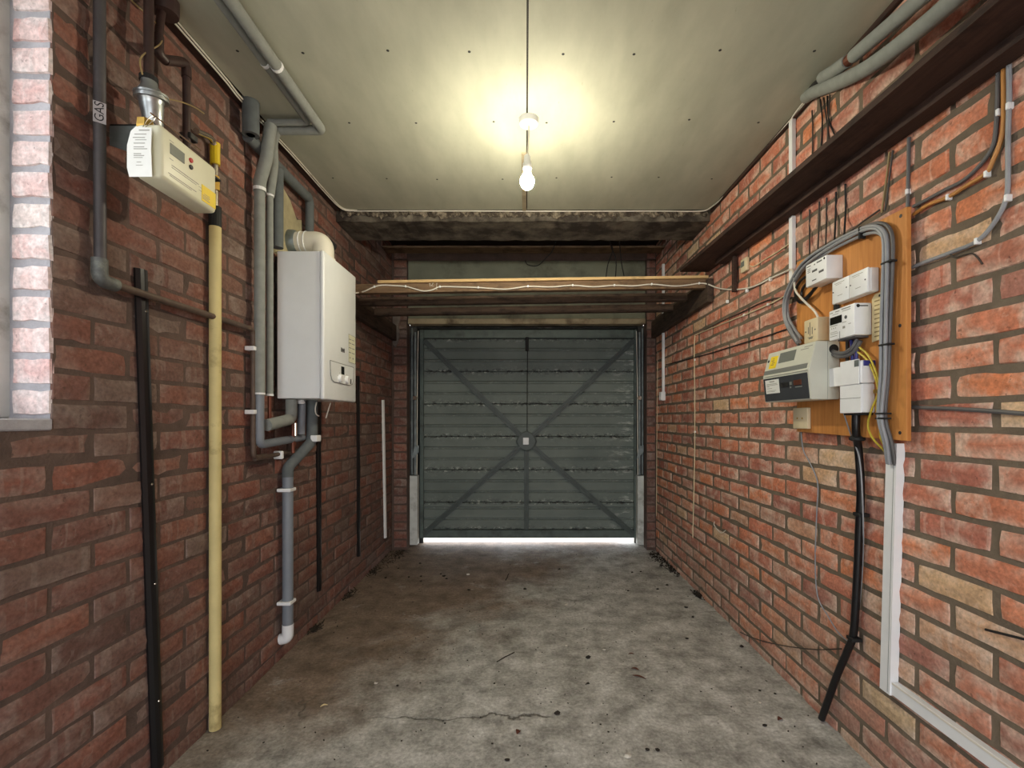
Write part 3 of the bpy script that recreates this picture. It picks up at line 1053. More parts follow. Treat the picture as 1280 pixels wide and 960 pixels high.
# ================================================================== boiler wall
def strip(bm, p0, p1, w, t, N_, W_):
    """half-round capping from p0 to p1, width along W_, bulging along N_"""
    sec = [(-w / 2, 0), (-w / 2, t * .35), (-w * .3, t * .85), (-w * .06, t), (w * .06, t), (w * .3, t * .85), (w / 2, t * .35), (w / 2, 0)]
    a = [bm.verts.new(p0 + W_ * u + N_ * v) for u, v in sec]
    b = [bm.verts.new(p1 + W_ * u + N_ * v) for u, v in sec]
    for i in range(len(sec)):
        j = (i + 1) % len(sec)
        bm.faces.new((a[i], a[j], b[j], b[i]))
    bm.faces.new(a[::-1])
    bm.faces.new(b)
    return bm


XW = XL + 0.002          # just proud of the brick faces


def clipbox(p, s=0.006):
    return box(new_bm(), p.x - s, p.x + s, p.y - s, p.y + s, p.z - s, p.z + s, s * .3)


# dull supply pipe: riser with a GAS tag, elbow, run along the wall, drop beside the lagged pipes
xr = -1.163
yr = xr * F / (124.5 - CX)
sup = thing('gas_supply_pipe', 'dull dark pipe with a GAS tag running down and along the brick wall', 'pipe', (xr, yr, 1.545))
obj('riser', tube(new_bm(), [(xr, yr, 2.488), (xr, yr, 2.0), (xr - .002, yr + .004, 1.555)], 0.0138, 14), M['leadpipe'], sup, smooth=True)
obj('elbow', tube(new_bm(), fillet([(xr, yr, 1.60), (xr, yr, 1.542), (xr, yr + .05, 1.542)], .03), 0.0185, 14), M['elbowgrey'], sup, smooth=True)
yd = xr * F / (316.5 - CX)
obj('wall_run', tube(new_bm(), fillet([(xr, yr + .04, 1.543), (xr, yd, 1.546), (xr, yd, 0.998), (xr, yd + .10, 1.0)], .03), 0.0112, 12), M['copper_dull'], sup, smooth=True)
obj('lower_run', tube(new_bm(), [(xr, yd + .012, 0.992), (xr, 2.40, 1.006)], 0.0095, 10), M['copper_dull'], sup, smooth=True)
for z in (1.16 + (CY - 436) / F * yd, 1.16 + (CY - 515) / F * yd):
    obj('pipe_clip', box(new_bm(), XW, xr + .016, yd - .022, yd + .016, z - .009, z + .009, .002), M['white'], sup)
pc = P(349, 569, x=xr)
obj('pipe_clip', box(new_bm(), XW, xr + .017, pc.y - .008, pc.y + .012, pc.z - .018, pc.z + .02, .004), M['white'], sup)
zt = 1.16 + (CY - 143) / F * yr
tn, tu = Vector((.67, -.74, 0)), Vector((.74, .67, 0))
tc_ = Vector((xr, yr, zt)) + tn * .0136
tag = obj('gas_tag', obox(new_bm(), tc_ - tu * .0135 - VZ * .030, tu, VZ, tn, .027, .057, .0016, .0004), M['tagcard'], sup, label='white tag lettered GAS')


def text(name, s, size, loc, U, V, m, parent, ext=0.0003):
    cu = bpy.data.curves.new(name, 'FONT')
    cu.body = s
    cu.size = size
    cu.extrude = ext
    cu.align_x = 'CENTER'
    cu.align_y = 'CENTER'
    cu.materials.append(m)
    tmp = bpy.data.objects.new(name, cu)
    COL.objects.link(tmp)
    me = bpy.data.meshes.new_from_object(tmp.evaluated_get(bpy.context.evaluated_depsgraph_get()))
    bpy.data.objects.remove(tmp)
    bpy.data.curves.remove(cu)
    o = bpy.data.objects.new(name, me)
    COL.objects.link(o)
    Nn = U.cross(V)
    mw = Matrix(((U.x, V.x, Nn.x, 0), (U.y, V.y, Nn.y, 0), (U.z, V.z, Nn.z, 0), (0, 0, 0, 1)))
    mw.translation = Vector(loc) - WO[parent.name]
    o.parent = parent
    o.matrix_local = mw
    WO[o.name] = WO[parent.name]
    return o


text('gas_lettering', 'GAS', 0.028, tc_ + tn * .0017, VZ, -tu, M['inkdark'], tag)

# black capping strips and one white strip
for name, m, p0, p1, w, lab in (
        ('black_capping', 'black', P(174.5, 337, x=XW), P(195.5, 960, x=XW), .046, 'tall glossy black capping strip leaning beside the yellow pipe'),
        ('black_capping', 'black', P(397, 470, x=XW), P(398, 738, x=XW), .042, 'black capping strip on the brick wall under the boiler'),
        ('black_capping', 'black', P(446.5, 470, x=XW), P(447.5, 695, x=XW), .04, 'black capping strip on the brick wall just past the boiler'),
        ('white_capping', 'white', P(478, 500, x=XW), P(481, 672, x=XW), .05, 'narrow white capping strip low on the brick wall by the door pier')):
    p1.z = max(p1.z, 0.004)
    d = (p1 - p0).normalized()
    s = obj(name, strip(new_bm(), p0, p1, w, .016, NL, NL.cross(d).normalized()), M[m], label=lab, cat='capping strip')
    if m == 'black':
        for t in (.08, .42, .62, .86):
            q = p0.lerp(p1, t) + NL * .0155
            obj('nail', lathe(new_bm(), [(.004, 0), (.003, .002)], q, (UL, VZ, NL), 8), M['chrome'], s)

# yellow gas pipe with its black sleeve, tape and chrome bend
yx = -1.165
yy = yx * F / (269 - CX)
zz = lambda py: H + (CY - py) / F * yy
yp = thing('yellow_pipe', 'tall faded yellow gas pipe standing against the brick wall below the meter', 'pipe', (yx, yy, 0))
obj('pipe_body', tube(new_bm(), [(yx, yy, 0.002), (yx, yy, .7), (yx, yy, zz(283))], .0205, 16), M['yellowpipe'], yp, smooth=True)
obj('sleeve', tube(new_bm(), [(yx, yy, zz(284)), (yx, yy, zz(259))], .0215, 16), M['black_matt'], yp, label='black rubber sleeve')
obj('connector', tube(new_bm(), fillet([(yx, yy, zz(262)), (yx, yy, 2.215), (yx + .02, yy - .13, 2.165)], .06), .0105, 12), M['chrome'], yp, smooth=True, label='bright chrome bend')
obj('tape', tube(new_bm(), [(yx, yy, zz(206)), (yx - .001, yy, zz(192)), (yx, yy, zz(179))], .0165, 12), M['yellow'], yp, label='yellow tape wrapping')
obj('union_nut', lathe(new_bm(), [(.017, 0), (.017, .03)], (yx, yy, zz(238)), 'z', 6), M['brass'], yp)
obj('union_nut', lathe(new_bm(), [(.016, 0), (.016, .022)], (yx, yy, zz(228)), 'z', 6), M['brass'], yp)

# gas meter
mx0, mx1, my0, my1, mz0, mz1 = -1.05, -0.98, 1.264, 1.493, 1.812, 1.958
met = thing('gas_meter', 'ivory gas meter box with a grey display and yellow label', 'gas meter', (-1.04, 1.38, mz0))
bm = box(new_bm(), mx0, mx1, my0, my1, mz0, mz1)
es = [e for e in bm.edges if all(v.co.x > mx1 - .001 for v in e.verts) or all(v.co.y < my0 + .001 for v in e.verts)]
bmesh.ops.bevel(bm, geom=list(bm.edges), offset=.012, segments=3, affect='EDGES', profile=.5)
obj('case', bm, M['meter'], met, smooth=True)
fx = mx1 + .0005
Pm = lambda px, py: P(px, py, x=mx1)
a, b_ = Pm(212.5, 183), Pm(230.5, 201)
obj('display', box(new_bm(), mx1 - .002, fx + .001, a.y, b_.y, 1.895, 1.925, .0008), M['lcd'], met)
for py, m, nm in ((200.5, 'red', 'red_button'), (209, 'black', 'black_button')):
    obj(nm, disc(new_bm(), Vector((mx1 - .001, Pm(238.3, py).y, Pm(238.3, py).z)), NL, .0068, .005), M[m], met)
a, b_ = Pm(252, 224), Pm(269.5, 262)
lab = obj('warning_label', box(new_bm(), mx1 - .001, fx + .0006, a.y, b_.y - .001, 1.825, 1.874, .0002), M['yellow_label'], met, label='yellow warning label')
obj('label_print', bars(new_bm(), Vector((fx + .0005, a.y, 1.826)), UL, VZ, NL, [(.003, .035, .006, .002), (.003, .03, .011, .002), (.003, .035, .016, .002), (.01, .034, .022, .0015)]), M['inkfaint'], lab, kind='stuff')
obj('case_print', bars(new_bm(), Vector((mx1 + .0001, 1.29, 1.83)), UL, VZ, NL,
                       [(.012, .12, .035, .002), (.012, .11, .029, .0016), (.0, .11, .008, .0018), (.005, .09, .003, .0015), (.004, .02, .10, .0016), (.004, .018, .05, .0016), (.12, .16, .02, .001), (.12, .16, .03, .001)]),
    M['inkfaint'], met, kind='stuff')
# card tag on a wire
tg = thing('meter_tag', 'white card tag printed with small lines hanging on wire beside the gas meter', 'tag', (-1.025, 1.248, 1.806))
bm = new_bm()
tx0, tx1 = -1.0565, -.993
pr = [(tx0 - .002, 1.83), (tx0 + .004, 1.806), (tx1 + .001, 1.806), (tx1 - .002, 1.88), (tx1, 1.936), (tx0 + .022, 1.94), (tx0 + .008, 1.928), (tx0 - .002, 1.89)]
prism(bm, pr, 1.249, 1.2505)
obj('card', bm, M['paper'], tg)
obj('card_print', bars(new_bm(), Vector((tx0, 1.2488, 1.806)), Vector((1, 0, 0)), VZ, Vector((0, -1, 0)),
                       [(.03, .058, .122, .003), (.018, .05, .112, .002), (.014, .046, .103, .002), (.02, .05, .097, .0016), (.016, .046, .088, .002), (.016, .044, .078, .002), (.016, .052, .073, .002),
                        (.016, .036, .060, .002), (.016, .044, .055, .002), (.016, .04, .050, .0016), (.024, .036, .038, .0016), (.022, .04, .03, .0012)]), M['inkfaint'], tg, kind='stuff')
obj('wire_loop', tube(new_bm(), smooth_path([(-1.022, 1.25, 1.93), (-1.018, 1.27, 1.975), (-1.012, 1.285, 1.99), (-1.0, 1.27, 1.975), (-1.016, 1.25, 1.932)]), .0011, 6), M['chrome'], tg)

# regulator above the meter, on its bracket
rx, ry = -1.10, 1.373
reg = thing('gas_regulator', 'silver domed gas regulator on a brown pipe above the gas meter', 'regulator', (rx, ry, 2.04))
axn = Vector((.02, -.16, 1)).normalized()
axu = Vector((1, 0, 0)).cross(axn).normalized()
axf = (axu.cross(axn), axu, axn)
K = .82
obj('body', lathe(new_bm(), [(r_ * K, h_ * K) for r_, h_ in [(.026, -.055), (.030, -.05), (.032, -.01), (.037, .02), (.036, .03), (.044, .045), (.036, .07), (.026, .085), (.024, .105), (.0, .106)]], (rx, ry + .012, 2.066), axf, 26), M['castalu'], reg, smooth=True)
obj('flange', lathe(new_bm(), [(r_ * K, h_ * K) for r_, h_ in [(.047, .0), (.052, .002), (.052, .008), (.049, .01), (.049, .014), (.052, .016), (.052, .022), (.046, .025)]], (rx, ry + .011, 2.098), axf, 30), M['castalu'], reg, smooth=True)
obj('inlet_pipe', tube(new_bm(), [(rx, ry, 2.135), (rx, ry, 2.488)], .0125, 12), M['brownpipe'], reg, smooth=True)
obj('collar', lathe(new_bm(), [(.023, 0), (.023, .014), (.016, .018)], (rx, ry, 2.146), 'z', 18), M['black_matt'], reg)
obj('outlet_nut', lathe(new_bm(), [(.02, 0), (.022, .02), (.02, .04)], (rx + .03, 1.325, 1.963), 'z', 6), M['brass'], reg)
obj('outlet', tube(new_bm(), [(rx + .03, 1.325, 1.955), (rx + .02, 1.35, 2.0), (rx, ry + .012, 2.03)], .013, 10), M['steel_dark'], reg)
br = thing('meter_bracket', 'galvanised angle bracket with black shelf behind the gas meter', 'bracket', (-1.14, 1.4, 1.94))
obj('shelf_plate', box(new_bm(), XW, -1.075, 1.345, 1.66, 2.0, 2.006), M['black_matt'], br)
bm = new_bm()
prism(bm, [(XW, 2.0), (-1.10, 2.0), (-1.13, 1.925), (XW, 1.945)], 1.343, 1.347)
obj('gusset', bm, M['galv'], br)
obj('rod', tube(new_bm(), [P(188, 141, x=-1.03), P(251, 188, x=-1.0)], .0022, 6), M['chrome'], br)

# second brown pipe that jogs sideways and drops to the meter
bx = -1.115
pts = [P(205, 4, x=bx), P(198, 45, x=bx), P(197.5, 66, x=bx), P(206, 75, x=bx), P(233, 78, x=bx), P(233.5, 190, x=bx)]
ptop = Vector(pts[0])
ptop.z = 2.488
pts[-1].z = 1.95
jp = thing('brown_gas_pipe', 'dark brown pipe that jogs sideways above the gas meter', 'pipe', (bx, pts[-1].y, 1.95))
obj('pipe_run', tube(new_bm(), fillet([ptop] + pts[1:], .03), .0115, 12), M['brownpipe'], jp, smooth=True)
obj('coupling', lathe(new_bm(), [(.034, 0), (.036, .012), (.036, .045), (.026, .05)], (ptop.x + .005, ptop.y, 2.41), 'z', 16), M['brownpipe'], jp, smooth=True)
obj('elbow', tube(new_bm(), fillet([pts[3], pts[4], pts[4] + Vector((0, 0, -.05))], .025), .0145, 12), M['brownpipe'], jp, smooth=True)
obj('elbow', tube(new_bm(), fillet([pts[1], pts[2], pts[3]], .02), .0145, 12), M['brownpipe'], jp, smooth=True)
obj('bond_clamp', box(new_bm(), bx - .02, bx + .018, pts[4].y - .006, pts[4].y + .03, 2.085, 2.105, .002), M['steel_dark'], jp)
for pp, lab in (([P(160, -6, x=-1.13), P(168, 4, x=-1.13), P(192, 26, x=-1.12), P(203, 42, x=-1.11), P(200, 55, x=-1.10), P(182, 66, x=-1.10), P(175, 76, x=-1.10), P(178, 93, x=-1.09)], 'thin tan wire curling down to the top of the silver regulator'),
                ([P(206, 123, x=-1.06), P(225, 127, x=-1.08), P(243, 134, x=-1.10), P(255, 142, x=-1.12)], 'thin tan wire running from the silver regulator to the pipe clamp')):
    obj('tan_wire', tube(new_bm(), smooth_path(pp), .0022, 6), M['tan'], label=lab, cat='wire')

# ------------------------------------------------------------------ boiler
bx0, bx1, by0, by1, bz0, bz1 = -1.165, -0.943, 2.20, 2.615, 1.257, 1.955
boi = thing('boiler', 'white wall hung boiler with knobs and small display', 'boiler', (-1.06, 2.4, bz0))
obj('casing', box(new_bm(), bx0, bx1 - .022, by0 + .004, by1 - .004, bz0 + .004, bz1 - .003, .003), M['boiler'], boi)
obj('front_cover', box(new_bm(), bx1 - .021, bx1, by0, by1, bz0, bz1, .008, 3), M['boiler'], boi, smooth=True)
obj('back_plate', box(new_bm(), XW, bx0 - .001, by0 + .03, by1 - .03, bz0 + .02, bz1 - .02), M['steel_dark'], boi)
# control panel
bm = new_bm()
py0, py1, pz0, pz1 = 2.262, 2.57, 1.345, 1.447
ol = [(py0, pz1), (py1, pz1), (py1 - .003, pz0 + .03), (py1 - .02, pz0 + .008), (py1 - .06, pz0), (py0 + .05, pz0 + .002), (py0 + .02, pz0 + .012), (py0 + .006, pz0 + .035)]
va = [bm.verts.new((bx1 + .0005, y, z)) for y, z in ol]
vb = [bm.verts.new((bx1 + .003, y, z)) for y, z in ol]
bm.faces.new(va)
bm.faces.new(vb[::-1])
for i in range(len(ol)):
    bm.faces.new((va[i], vb[i], vb[(i + 1) % len(ol)], va[(i + 1) % len(ol)]))
cp = obj('control_panel', bm, M['boiler'], boi)
obj('outline', tube(new_bm(), [(bx1 + .003, y, z) for y, z in ol + ol[:1]], .0016, 4), M['boiler_line'], cp)
obj('display', box(new_bm(), bx1 + .003, bx1 + .0045, 2.398, 2.437, 1.393, 1.434, .0005), M['lcd_dark'], cp)
for y in (2.378, 2.468):
    obj('knob', lathe(new_bm(), [(.021, 0), (.019, .012), (.017, .014)], (bx1 + .003, y, 1.371), (UL, VZ, NL), 18), M['white'], cp)
    for k in range(5):
        an = PI * (.15 + .175 * k)
        obj('tick', box(new_bm(), bx1 + .003, bx1 + .0036, y + .027 * math.cos(an) - .002, y + .027 * math.cos(an) + .002, 1.371 + .027 * math.sin(an) - .0016, 1.371 + .027 * math.sin(an) + .0016), M['boiler_line'], cp) if k in (0, 2, 4) else None
obj('gauge', box(new_bm(), bx1 + .003, bx1 + .005, 2.52, 2.534, 1.352, 1.38, .001), M['ink'], cp)
bm = box(new_bm(), bx1 + .0002, bx1 + .001, 2.503, 2.603, 1.468, 1.618)
st = obj('instruction_sticker', bm, M['meter'], boi, label='printed instruction sticker')
bm = new_bm()
tube(bm, [(bx1 + .0012, y, z) for y, z in ((2.504, 1.469), (2.602, 1.469), (2.602, 1.617), (2.504, 1.617), (2.504, 1.469))], .0014, 4)
bars(bm, Vector((bx1 + .001, 2.51, 1.47)), UL, VZ, NL, [(.0, .03, .12, .004), (.04, .075, .122, .003), (.0, .03, .10, .004), (.04, .08, .1, .004), (.0, .035, .075, .004), (.045, .08, .075, .004), (.0, .03, .05, .004),
                                                       (.04, .08, .05, .004), (.01, .02, .02, .008), (.05, .065, .02, .008)])
obj('sticker_print', bm, M['boiler_line'], st)
bm = new_bm()
bars(bm, Vector((bx1 + .0002, 2.402, 1.509)), UL, VZ, NL, [(0, .009, 0, .022), (.012, .02, 0, .022), (.023, .033, 0, .02), (.036, .048, 0, .022), (0, .048, .009, .004)])
obj('maker_mark', bm, M['ink'], boi)
# flue elbow on top of the boiler
fy = 2.37
fl = thing('flue_elbow', 'white flue elbow turning from the boiler top into the wall', 'flue', (-1.03, fy, bz1))
obj('elbow', tube(new_bm(), fillet([(-1.02, fy, bz1 + .002), (-1.02, fy, 2.055), (-1.185, fy, 2.055)], .085, 10), .052, 24), M['flue'], fl, smooth=True)
for x in (-1.10, -1.125):
    obj('seam_ring', lathe(new_bm(), [(.053, -.003), (.0545, 0), (.053, .003)], (x, fy, 2.055), 'x', 24), M['white'], fl)
obj('wall_collar', lathe(new_bm(), [(.062, 0), (.06, .03), (.053, .042)], (XW, fy, 2.055), 'x', 24), M['galv'], fl, smooth=True)
obj('flue_seal', lathe(new_bm(), [(.058, 0), (.058, .018), (.053, .02)], (-1.02, fy, bz1 + .001), 'z', 24), M['flue'], fl)
obj('black_cap', tube(new_bm(), [(-1.02, fy + .055, 2.075), (-1.01, fy + .095, 2.065)], .024, 12), M['black_matt'], fl)
# patch of sand and cement round the flue
bm = new_bm()
ol = [(2.22, 1.95), (2.47, 1.95), (2.50, 2.06), (2.49, 2.22), (2.44, 2.20), (2.36, 2.27), (2.28, 2.31), (2.215, 2.30)]
va = [bm.verts.new((XL - .002, y, z)) for y, z in ol]
vb = [bm.verts.new((XL + .006 + R.uniform(0, .004), 2.35 + (y - 2.35) * .95, 2.1 + (z - 2.1) * .95)) for y, z in ol]
bm.faces.new(va)
bm.faces.new(vb[::-1])
for i in range(len(ol)):
    bm.faces.new((va[i], vb[i], vb[(i + 1) % len(ol)], va[(i + 1) % len(ol)]))
obj('plaster_patch', bm, M['plaster'], wall_left, label='pale sand and cement patch round the flue')

# ------------------------------------------------------------------ lagged pipes
xp = -1.145


def lag(name, runs, lab, cat='pipe', group=None, extra=None):
    first = Vector(runs[0][1][-1])
    t = thing(name, lab, cat, first, group)
    for nm, pts, r, m, rad in runs:
        obj(nm, tube(new_bm(), fillet(pts, rad, 6), r, 14), M[m], t, smooth=True)
    return t


y1 = xp * F / (324.5 - CX)
y2 = xp * F / (337 - CX)
z1 = lambda py: H + (CY - py) / F * y1
z2 = lambda py: H + (CY - py) / F * y2
yc = 2.05
t1 = lag('lagged_pipe', [('lagging', [(-.897, 0.4, 2.436), (-.897, 2.07, 2.436), (-1.11, 2.07, 2.436)], .0205, 'foam', .02),
                         ('lagging', [(-1.09, 2.065, 2.437), (-1.125, 2.09, 2.40), (-1.125, 2.10, z2(205)), (xp, y2, z2(243))], .021, 'foam', .05),
                         ('lagging', [(xp, y2, z2(240)), (xp, y2, z2(494))], .0155, 'foam', .02),
                         ('bare_end', [(xp, y2, z2(492)), (xp, y2, z2(540))], .008, 'copper', .02)],
         'thicker grey lagged pipe along the ceiling that drops to the boiler')
t2 = lag('lagged_pipe', [('lagging', [(-.939, 0.4, 2.444), (-.939, 2.03, 2.444), (-1.11, 2.03, 2.444)], .0135, 'foam', .015),
                         ('lagging', [(-1.10, 2.03, 2.43), (-1.105, 2.02, 2.36), (-1.11, 2.02, z1(196)), (xp, y1, z1(228)), (xp, y1, z1(240))], .025, 'foam', .05),
                         ('lagging', [(xp, y1, z1(236)), (xp, y1, z1(494))], .0215, 'foam', .02),
                         ('plain_drop', [(xp, y1, z1(490)), (xp, y1, z1(556)), (xp + .01, 2.39, 1.072)], .0185, 'greyplastic', .03)],
         'thinner grey lagged ceiling pipe that drops beside the boiler and turns under it')
obj('cable_tie', tube(new_bm(), [(xp, y1, z1(239)), (xp, y1, z1(235))], .026, 14), M['white'], t2)
obj('cable_tie', tube(new_bm(), [(xp, y2, z2(246)), (xp, y2, z2(243))], .019, 14), M['white'], t1)
obj('cable_tie', tube(new_bm(), [(xp, y1, z1(493)), (xp, y1, z1(491))], .022, 14), M['white'], t2)
obj('cable_tie', tube(new_bm(), [(xp, y2, z2(495)), (xp, y2, z2(492.5))], .017, 14), M['white'], t1)
tb = 2.44
for t, x, r in ((t1, -.897, .0225), (t2, -.939, .0155)):
    q = (x * F / ((343 if t is t1 else 327) - CX))
    obj('pipe_clip', tube(new_bm(), [(x, 1.69, 2.436 if t is t1 else 2.444), (x, 1.702, 2.436 if t is t1 else 2.444)], r, 14), M['white'], t)
# crosswise dark run on the wall and what hangs from it
zh = 2.335
lag('wall_lagged_pipe', [('lagging', [(xp - .005, 1.95, zh), (xp - .005, 2.49, zh)], .024, 'foam_dark', .02),
                         ('lagging', [(xp - .005, 2.47, zh + .012), (xp - .005, 2.505, zh - .01), (xp - .005, 2.505, 1.958)], .022, 'foam_dark', .03),
                         ('lagging', [(xp - .005, y2 + .075, zh - .015), (xp - .005, y2 + .075, 1.958)], .0265, 'foam_dark', .02)],
    'dark grey lagged pipe along the wall above the boiler with two drops')
bm = new_bm()
ro, ri = .032, .015
yo = -1.145 * F / (309 - CX)
zb_, zt_ = H + (CY - 169) / F * yo, 2.485
lathe(bm, [(ri, 0.001), (ro, 0), (ro, zt_ - zb_)], (-1.13, yo, zb_), 'z', 18)
cut = thing('cut_lagging', 'short cut sleeve of grey lagging with an open lower end under the ceiling', 'pipe', (-1.13, yo, zb_))
obj('sleeve', bm, M['foam_dark'], cut, smooth=True)
obj('hollow', lathe(new_bm(), [(ri + .001, -.0006), (0, -.0006)], (-1.13, yo, zb_), 'z', 18), M['black_matt'], cut)
obj('bare_copper', tube(new_bm(), [P(325, 166, x=-1.17), P(325, 130, x=-1.17)], .009, 10), M['copper'], label='short bare copper stub beside the cut lagging sleeve', cat='pipe')

# pipes under the boiler
yo = 2.40
cond = thing('condensate_pipe', 'grey plastic drain pipe from the boiler down the wall', 'pipe', (-1.15, 2.262, .11))
yv = -1.155 * F / (358.5 - CX)
obj('upper_drop', tube(new_bm(), [(-1.095, 2.41, 1.262), (-1.095, 2.41, 1.05)], .0275, 16), M['foam_dark'], cond, smooth=True)
obj('swept_bend', tube(new_bm(), fillet([(-1.095, 2.41, 1.075), (-1.095, 2.40, 1.045), (-1.15, yv, .93), (-1.15, yv, .885)], .03), .026, 16), M['foam_dark'], cond, smooth=True)
zv = lambda py: H + (CY - py) / F * yv
obj('lower_drop', tube(new_bm(), [(-1.15, yv, zv(588)), (-1.15, yv, zv(792))], .0245, 16), M['greyplastic'], cond, smooth=True)
obj('foot_elbow', tube(new_bm(), fillet([(-1.15, yv, zv(780)), (-1.15, yv, zv(797)), (-1.185, yv, zv(799))], .02), .026, 16), M['white'], cond, smooth=True)
for py in (612, 752):
    obj('pipe_clip', box(new_bm(), XW, -1.122, yv - .034, yv + .028, zv(py) - .008, zv(py) + .008, .003), M['white'], cond)
q = Vector((-1.068, 2.41, 1.06))
obj('cable_tie', box(new_bm(), q.x - .022, q.x + .012, q.y - .03, q.y + .02, q.z - .01, q.z + .022, .003), M['white'], cond)
lag('boiler_lagged_pipe', [('lagging', [(-1.12, 2.25, 1.258), (-1.12, 2.25, 1.165), (-1.14, 2.07, 1.137)], .0265, 'foam', .03)], 'lagged bend under the near corner of the boiler')
lag('boiler_tail', [('tail', [(-1.11, 2.335, 1.258), (-1.115, 2.335, 1.09)], .019, 'greyplastic', .02)], 'pale grey tail pipe under the boiler, next to the drain pipe')
lag('boiler_copper_tail', [('tail', [(-1.13, 2.285, 1.258), (-1.13, 2.285, 1.0)], .009, 'copper', .02)], 'copper tail pipe under the boiler beside the lagged bend')
lag('boiler_copper_tail', [('tail', [(-1.135, 2.31, 1.258), (-1.135, 2.31, 1.03)], .009, 'copper', .02)], 'copper tail pipe under the boiler beside the pale grey tail')
obj('filling_valve', tube(new_bm(), [(-1.10, 2.25, 1.085), (-1.10, 2.25, 1.145)], .008, 10), M['chrome'], label='small bright valve stem under the boiler', cat='valve')
obj('loose_cable', tube(new_bm(), smooth_path([(-1.06, 2.385, 1.25), (-1.055, 2.36, 1.215), (-1.055, 2.37, 1.19), (-1.05, 2.39, 1.18)]), .003, 6), M['whitecable'], label='short loose pale cable hooked under the boiler', cat='cable')
obj('loose_cable', tube(new_bm(), smooth_path([(-1.02, 2.46, 1.25), (-1.03, 2.455, 1.21), (-1.04, 2.45, 1.17)]), .003, 6), M['whitecable'], label='short loose pale cable behind the drain pipe under the boiler', cat='cable')
obj('isolator_plug', lathe(new_bm(), [(.014, 0), (.02, .006), (.014, .02)], (-1.1, 2.30, 1.239), 'z', 12), M['white'], label='white plug under the boiler base', cat='plug')

# twin white cables round the edge of the ceiling
cab = thing('ceiling_edge_cable', 'thin white cables clipped round the edge of the ceiling', 'cable', (0, 2.93, ZC))
for dz, dx_ in ((0, 0), (.007, .006)):
    pts = [(-1.150 + dx_, 0.4, 2.459 + dz), (-1.150 + dx_, 1.2, 2.461 + dz), (-1.148 + dx_, 1.75, 2.457 + dz), (-1.152 + dx_, 1.92, 2.452 + dz), (-1.148 + dx_, 2.3, 2.460 + dz), (-1.148 + dx_, 2.7, 2.461 + dz), (-1.13, 2.90, 2.460 + dz), (-1.05, 2.932, 2.463 + dz * .5)]
    obj('cable_run', tube(new_bm(), smooth_path(pts, 4), .0032, 6), M['whitecable'], cab)
pts = [(-1.07, 2.931, 2.462), (-.5, 2.931, 2.463), (.2, 2.931, 2.461), (.8, 2.931, 2.462), (1.08, 2.928, 2.460), (1.13, 2.88, 2.460), (1.152, 2.72, 2.46), (1.152, 2.3, 2.462), (1.15, 2.04, 2.462), (1.148, 1.86, 2.464)]
obj('cable_run', tube(new_bm(), smooth_path(pts, 4), .0036, 6), M['whitecable'], cab)
obj('cable_run', tube(new_bm(), smooth_path([(1.145, 2.03, 2.40), (1.145, 2.03, 2.45), (1.142, 1.98, 2.462), (1.14, 1.86, 2.466)], 4), .0032, 6), M['whitecable'], cab)


# ================================================================== meter wall
XE = 1.121               # front face of the plywood
XB = XR - 0.002          # just proud of the brick faces


def wallpt(px, py, x=XB - .004):
    return P(px, py, x=x)


def cable(name, pts, r, m, lab, clips=(), x=None, group=None, n=4, cat='cable'):
    pts = [wallpt(*p) if len(p) == 2 else P(p[0], p[1], x=p[2]) for p in pts]
    path = smooth_path(pts, n)
    o = obj(name, tube(new_bm(), path, r, 7), M[m], label=lab, cat=cat, group=group, smooth=True)
    for px, py in clips:
        q = wallpt(px, py)
        b = new_bm()
        box(b, q.x - r - .002, XB + .004, q.y - .004, q.y + .004, q.z - r - .002, q.z + r + .004, .0015)
        obj('clip', b, M['white'], o)
    return o


# plywood board on battens
ya, yb = 1.3845, 1.945
board = thing('meter_board', 'orange plywood board fixed to the brick wall behind the electric meter', 'board', (1.13, 1.66, 1.10))
bm = new_bm()
pl = [(ya, 1.098), (yb, 1.112), (yb, 1.812), (ya, 1.788)]
va = [bm.verts.new((XE, y, z)) for y, z in pl]
vb = [bm.verts.new((XE + .015, y, z)) for y, z in pl]
bm.faces.new(va)
bm.faces.new(vb[::-1])
for i in range(4):
    bm.faces.new((va[i], vb[i], vb[(i + 1) % 4], va[(i + 1) % 4]))
bmesh.ops.bevel(bm, geom=list(bm.edges), offset=.0015, segments=1, affect='EDGES')
obj('plywood', bm, M['panelply'], board)
for y0 in (ya + .05, yb - .09):
    obj('batten', box(new_bm(), XE + .0155, XB, y0, y0 + .04, 1.12, 1.77), M['oldwood_y'], board)
for px, py in ((1126, 270), (1125, 407), (1125, 541)):
    q = P(px, py, x=XE)
    obj('screw_head', disc(new_bm(), q + Vector((.0006, 0, 0)), NR, .0055, .002, 10), M['steel_dark'], board)


def unit(name, lab, cat, ynear, yfar, xf, z0, z1, m, bev=.004, group=None, xb=XE - .0005):
    t = thing(name, lab, cat, (XE, (ynear + yfar) / 2, z0), group)
    body = obj('case', box(new_bm(), xf, xb, ynear, yfar, z0, z1, bev, 2), M[m], t, smooth=True)
    return t


def face(xf, yfar, z0):
    """lower far corner of a front face, for print read from far to near"""
    return Vector((xf + .0001, yfar, z0))


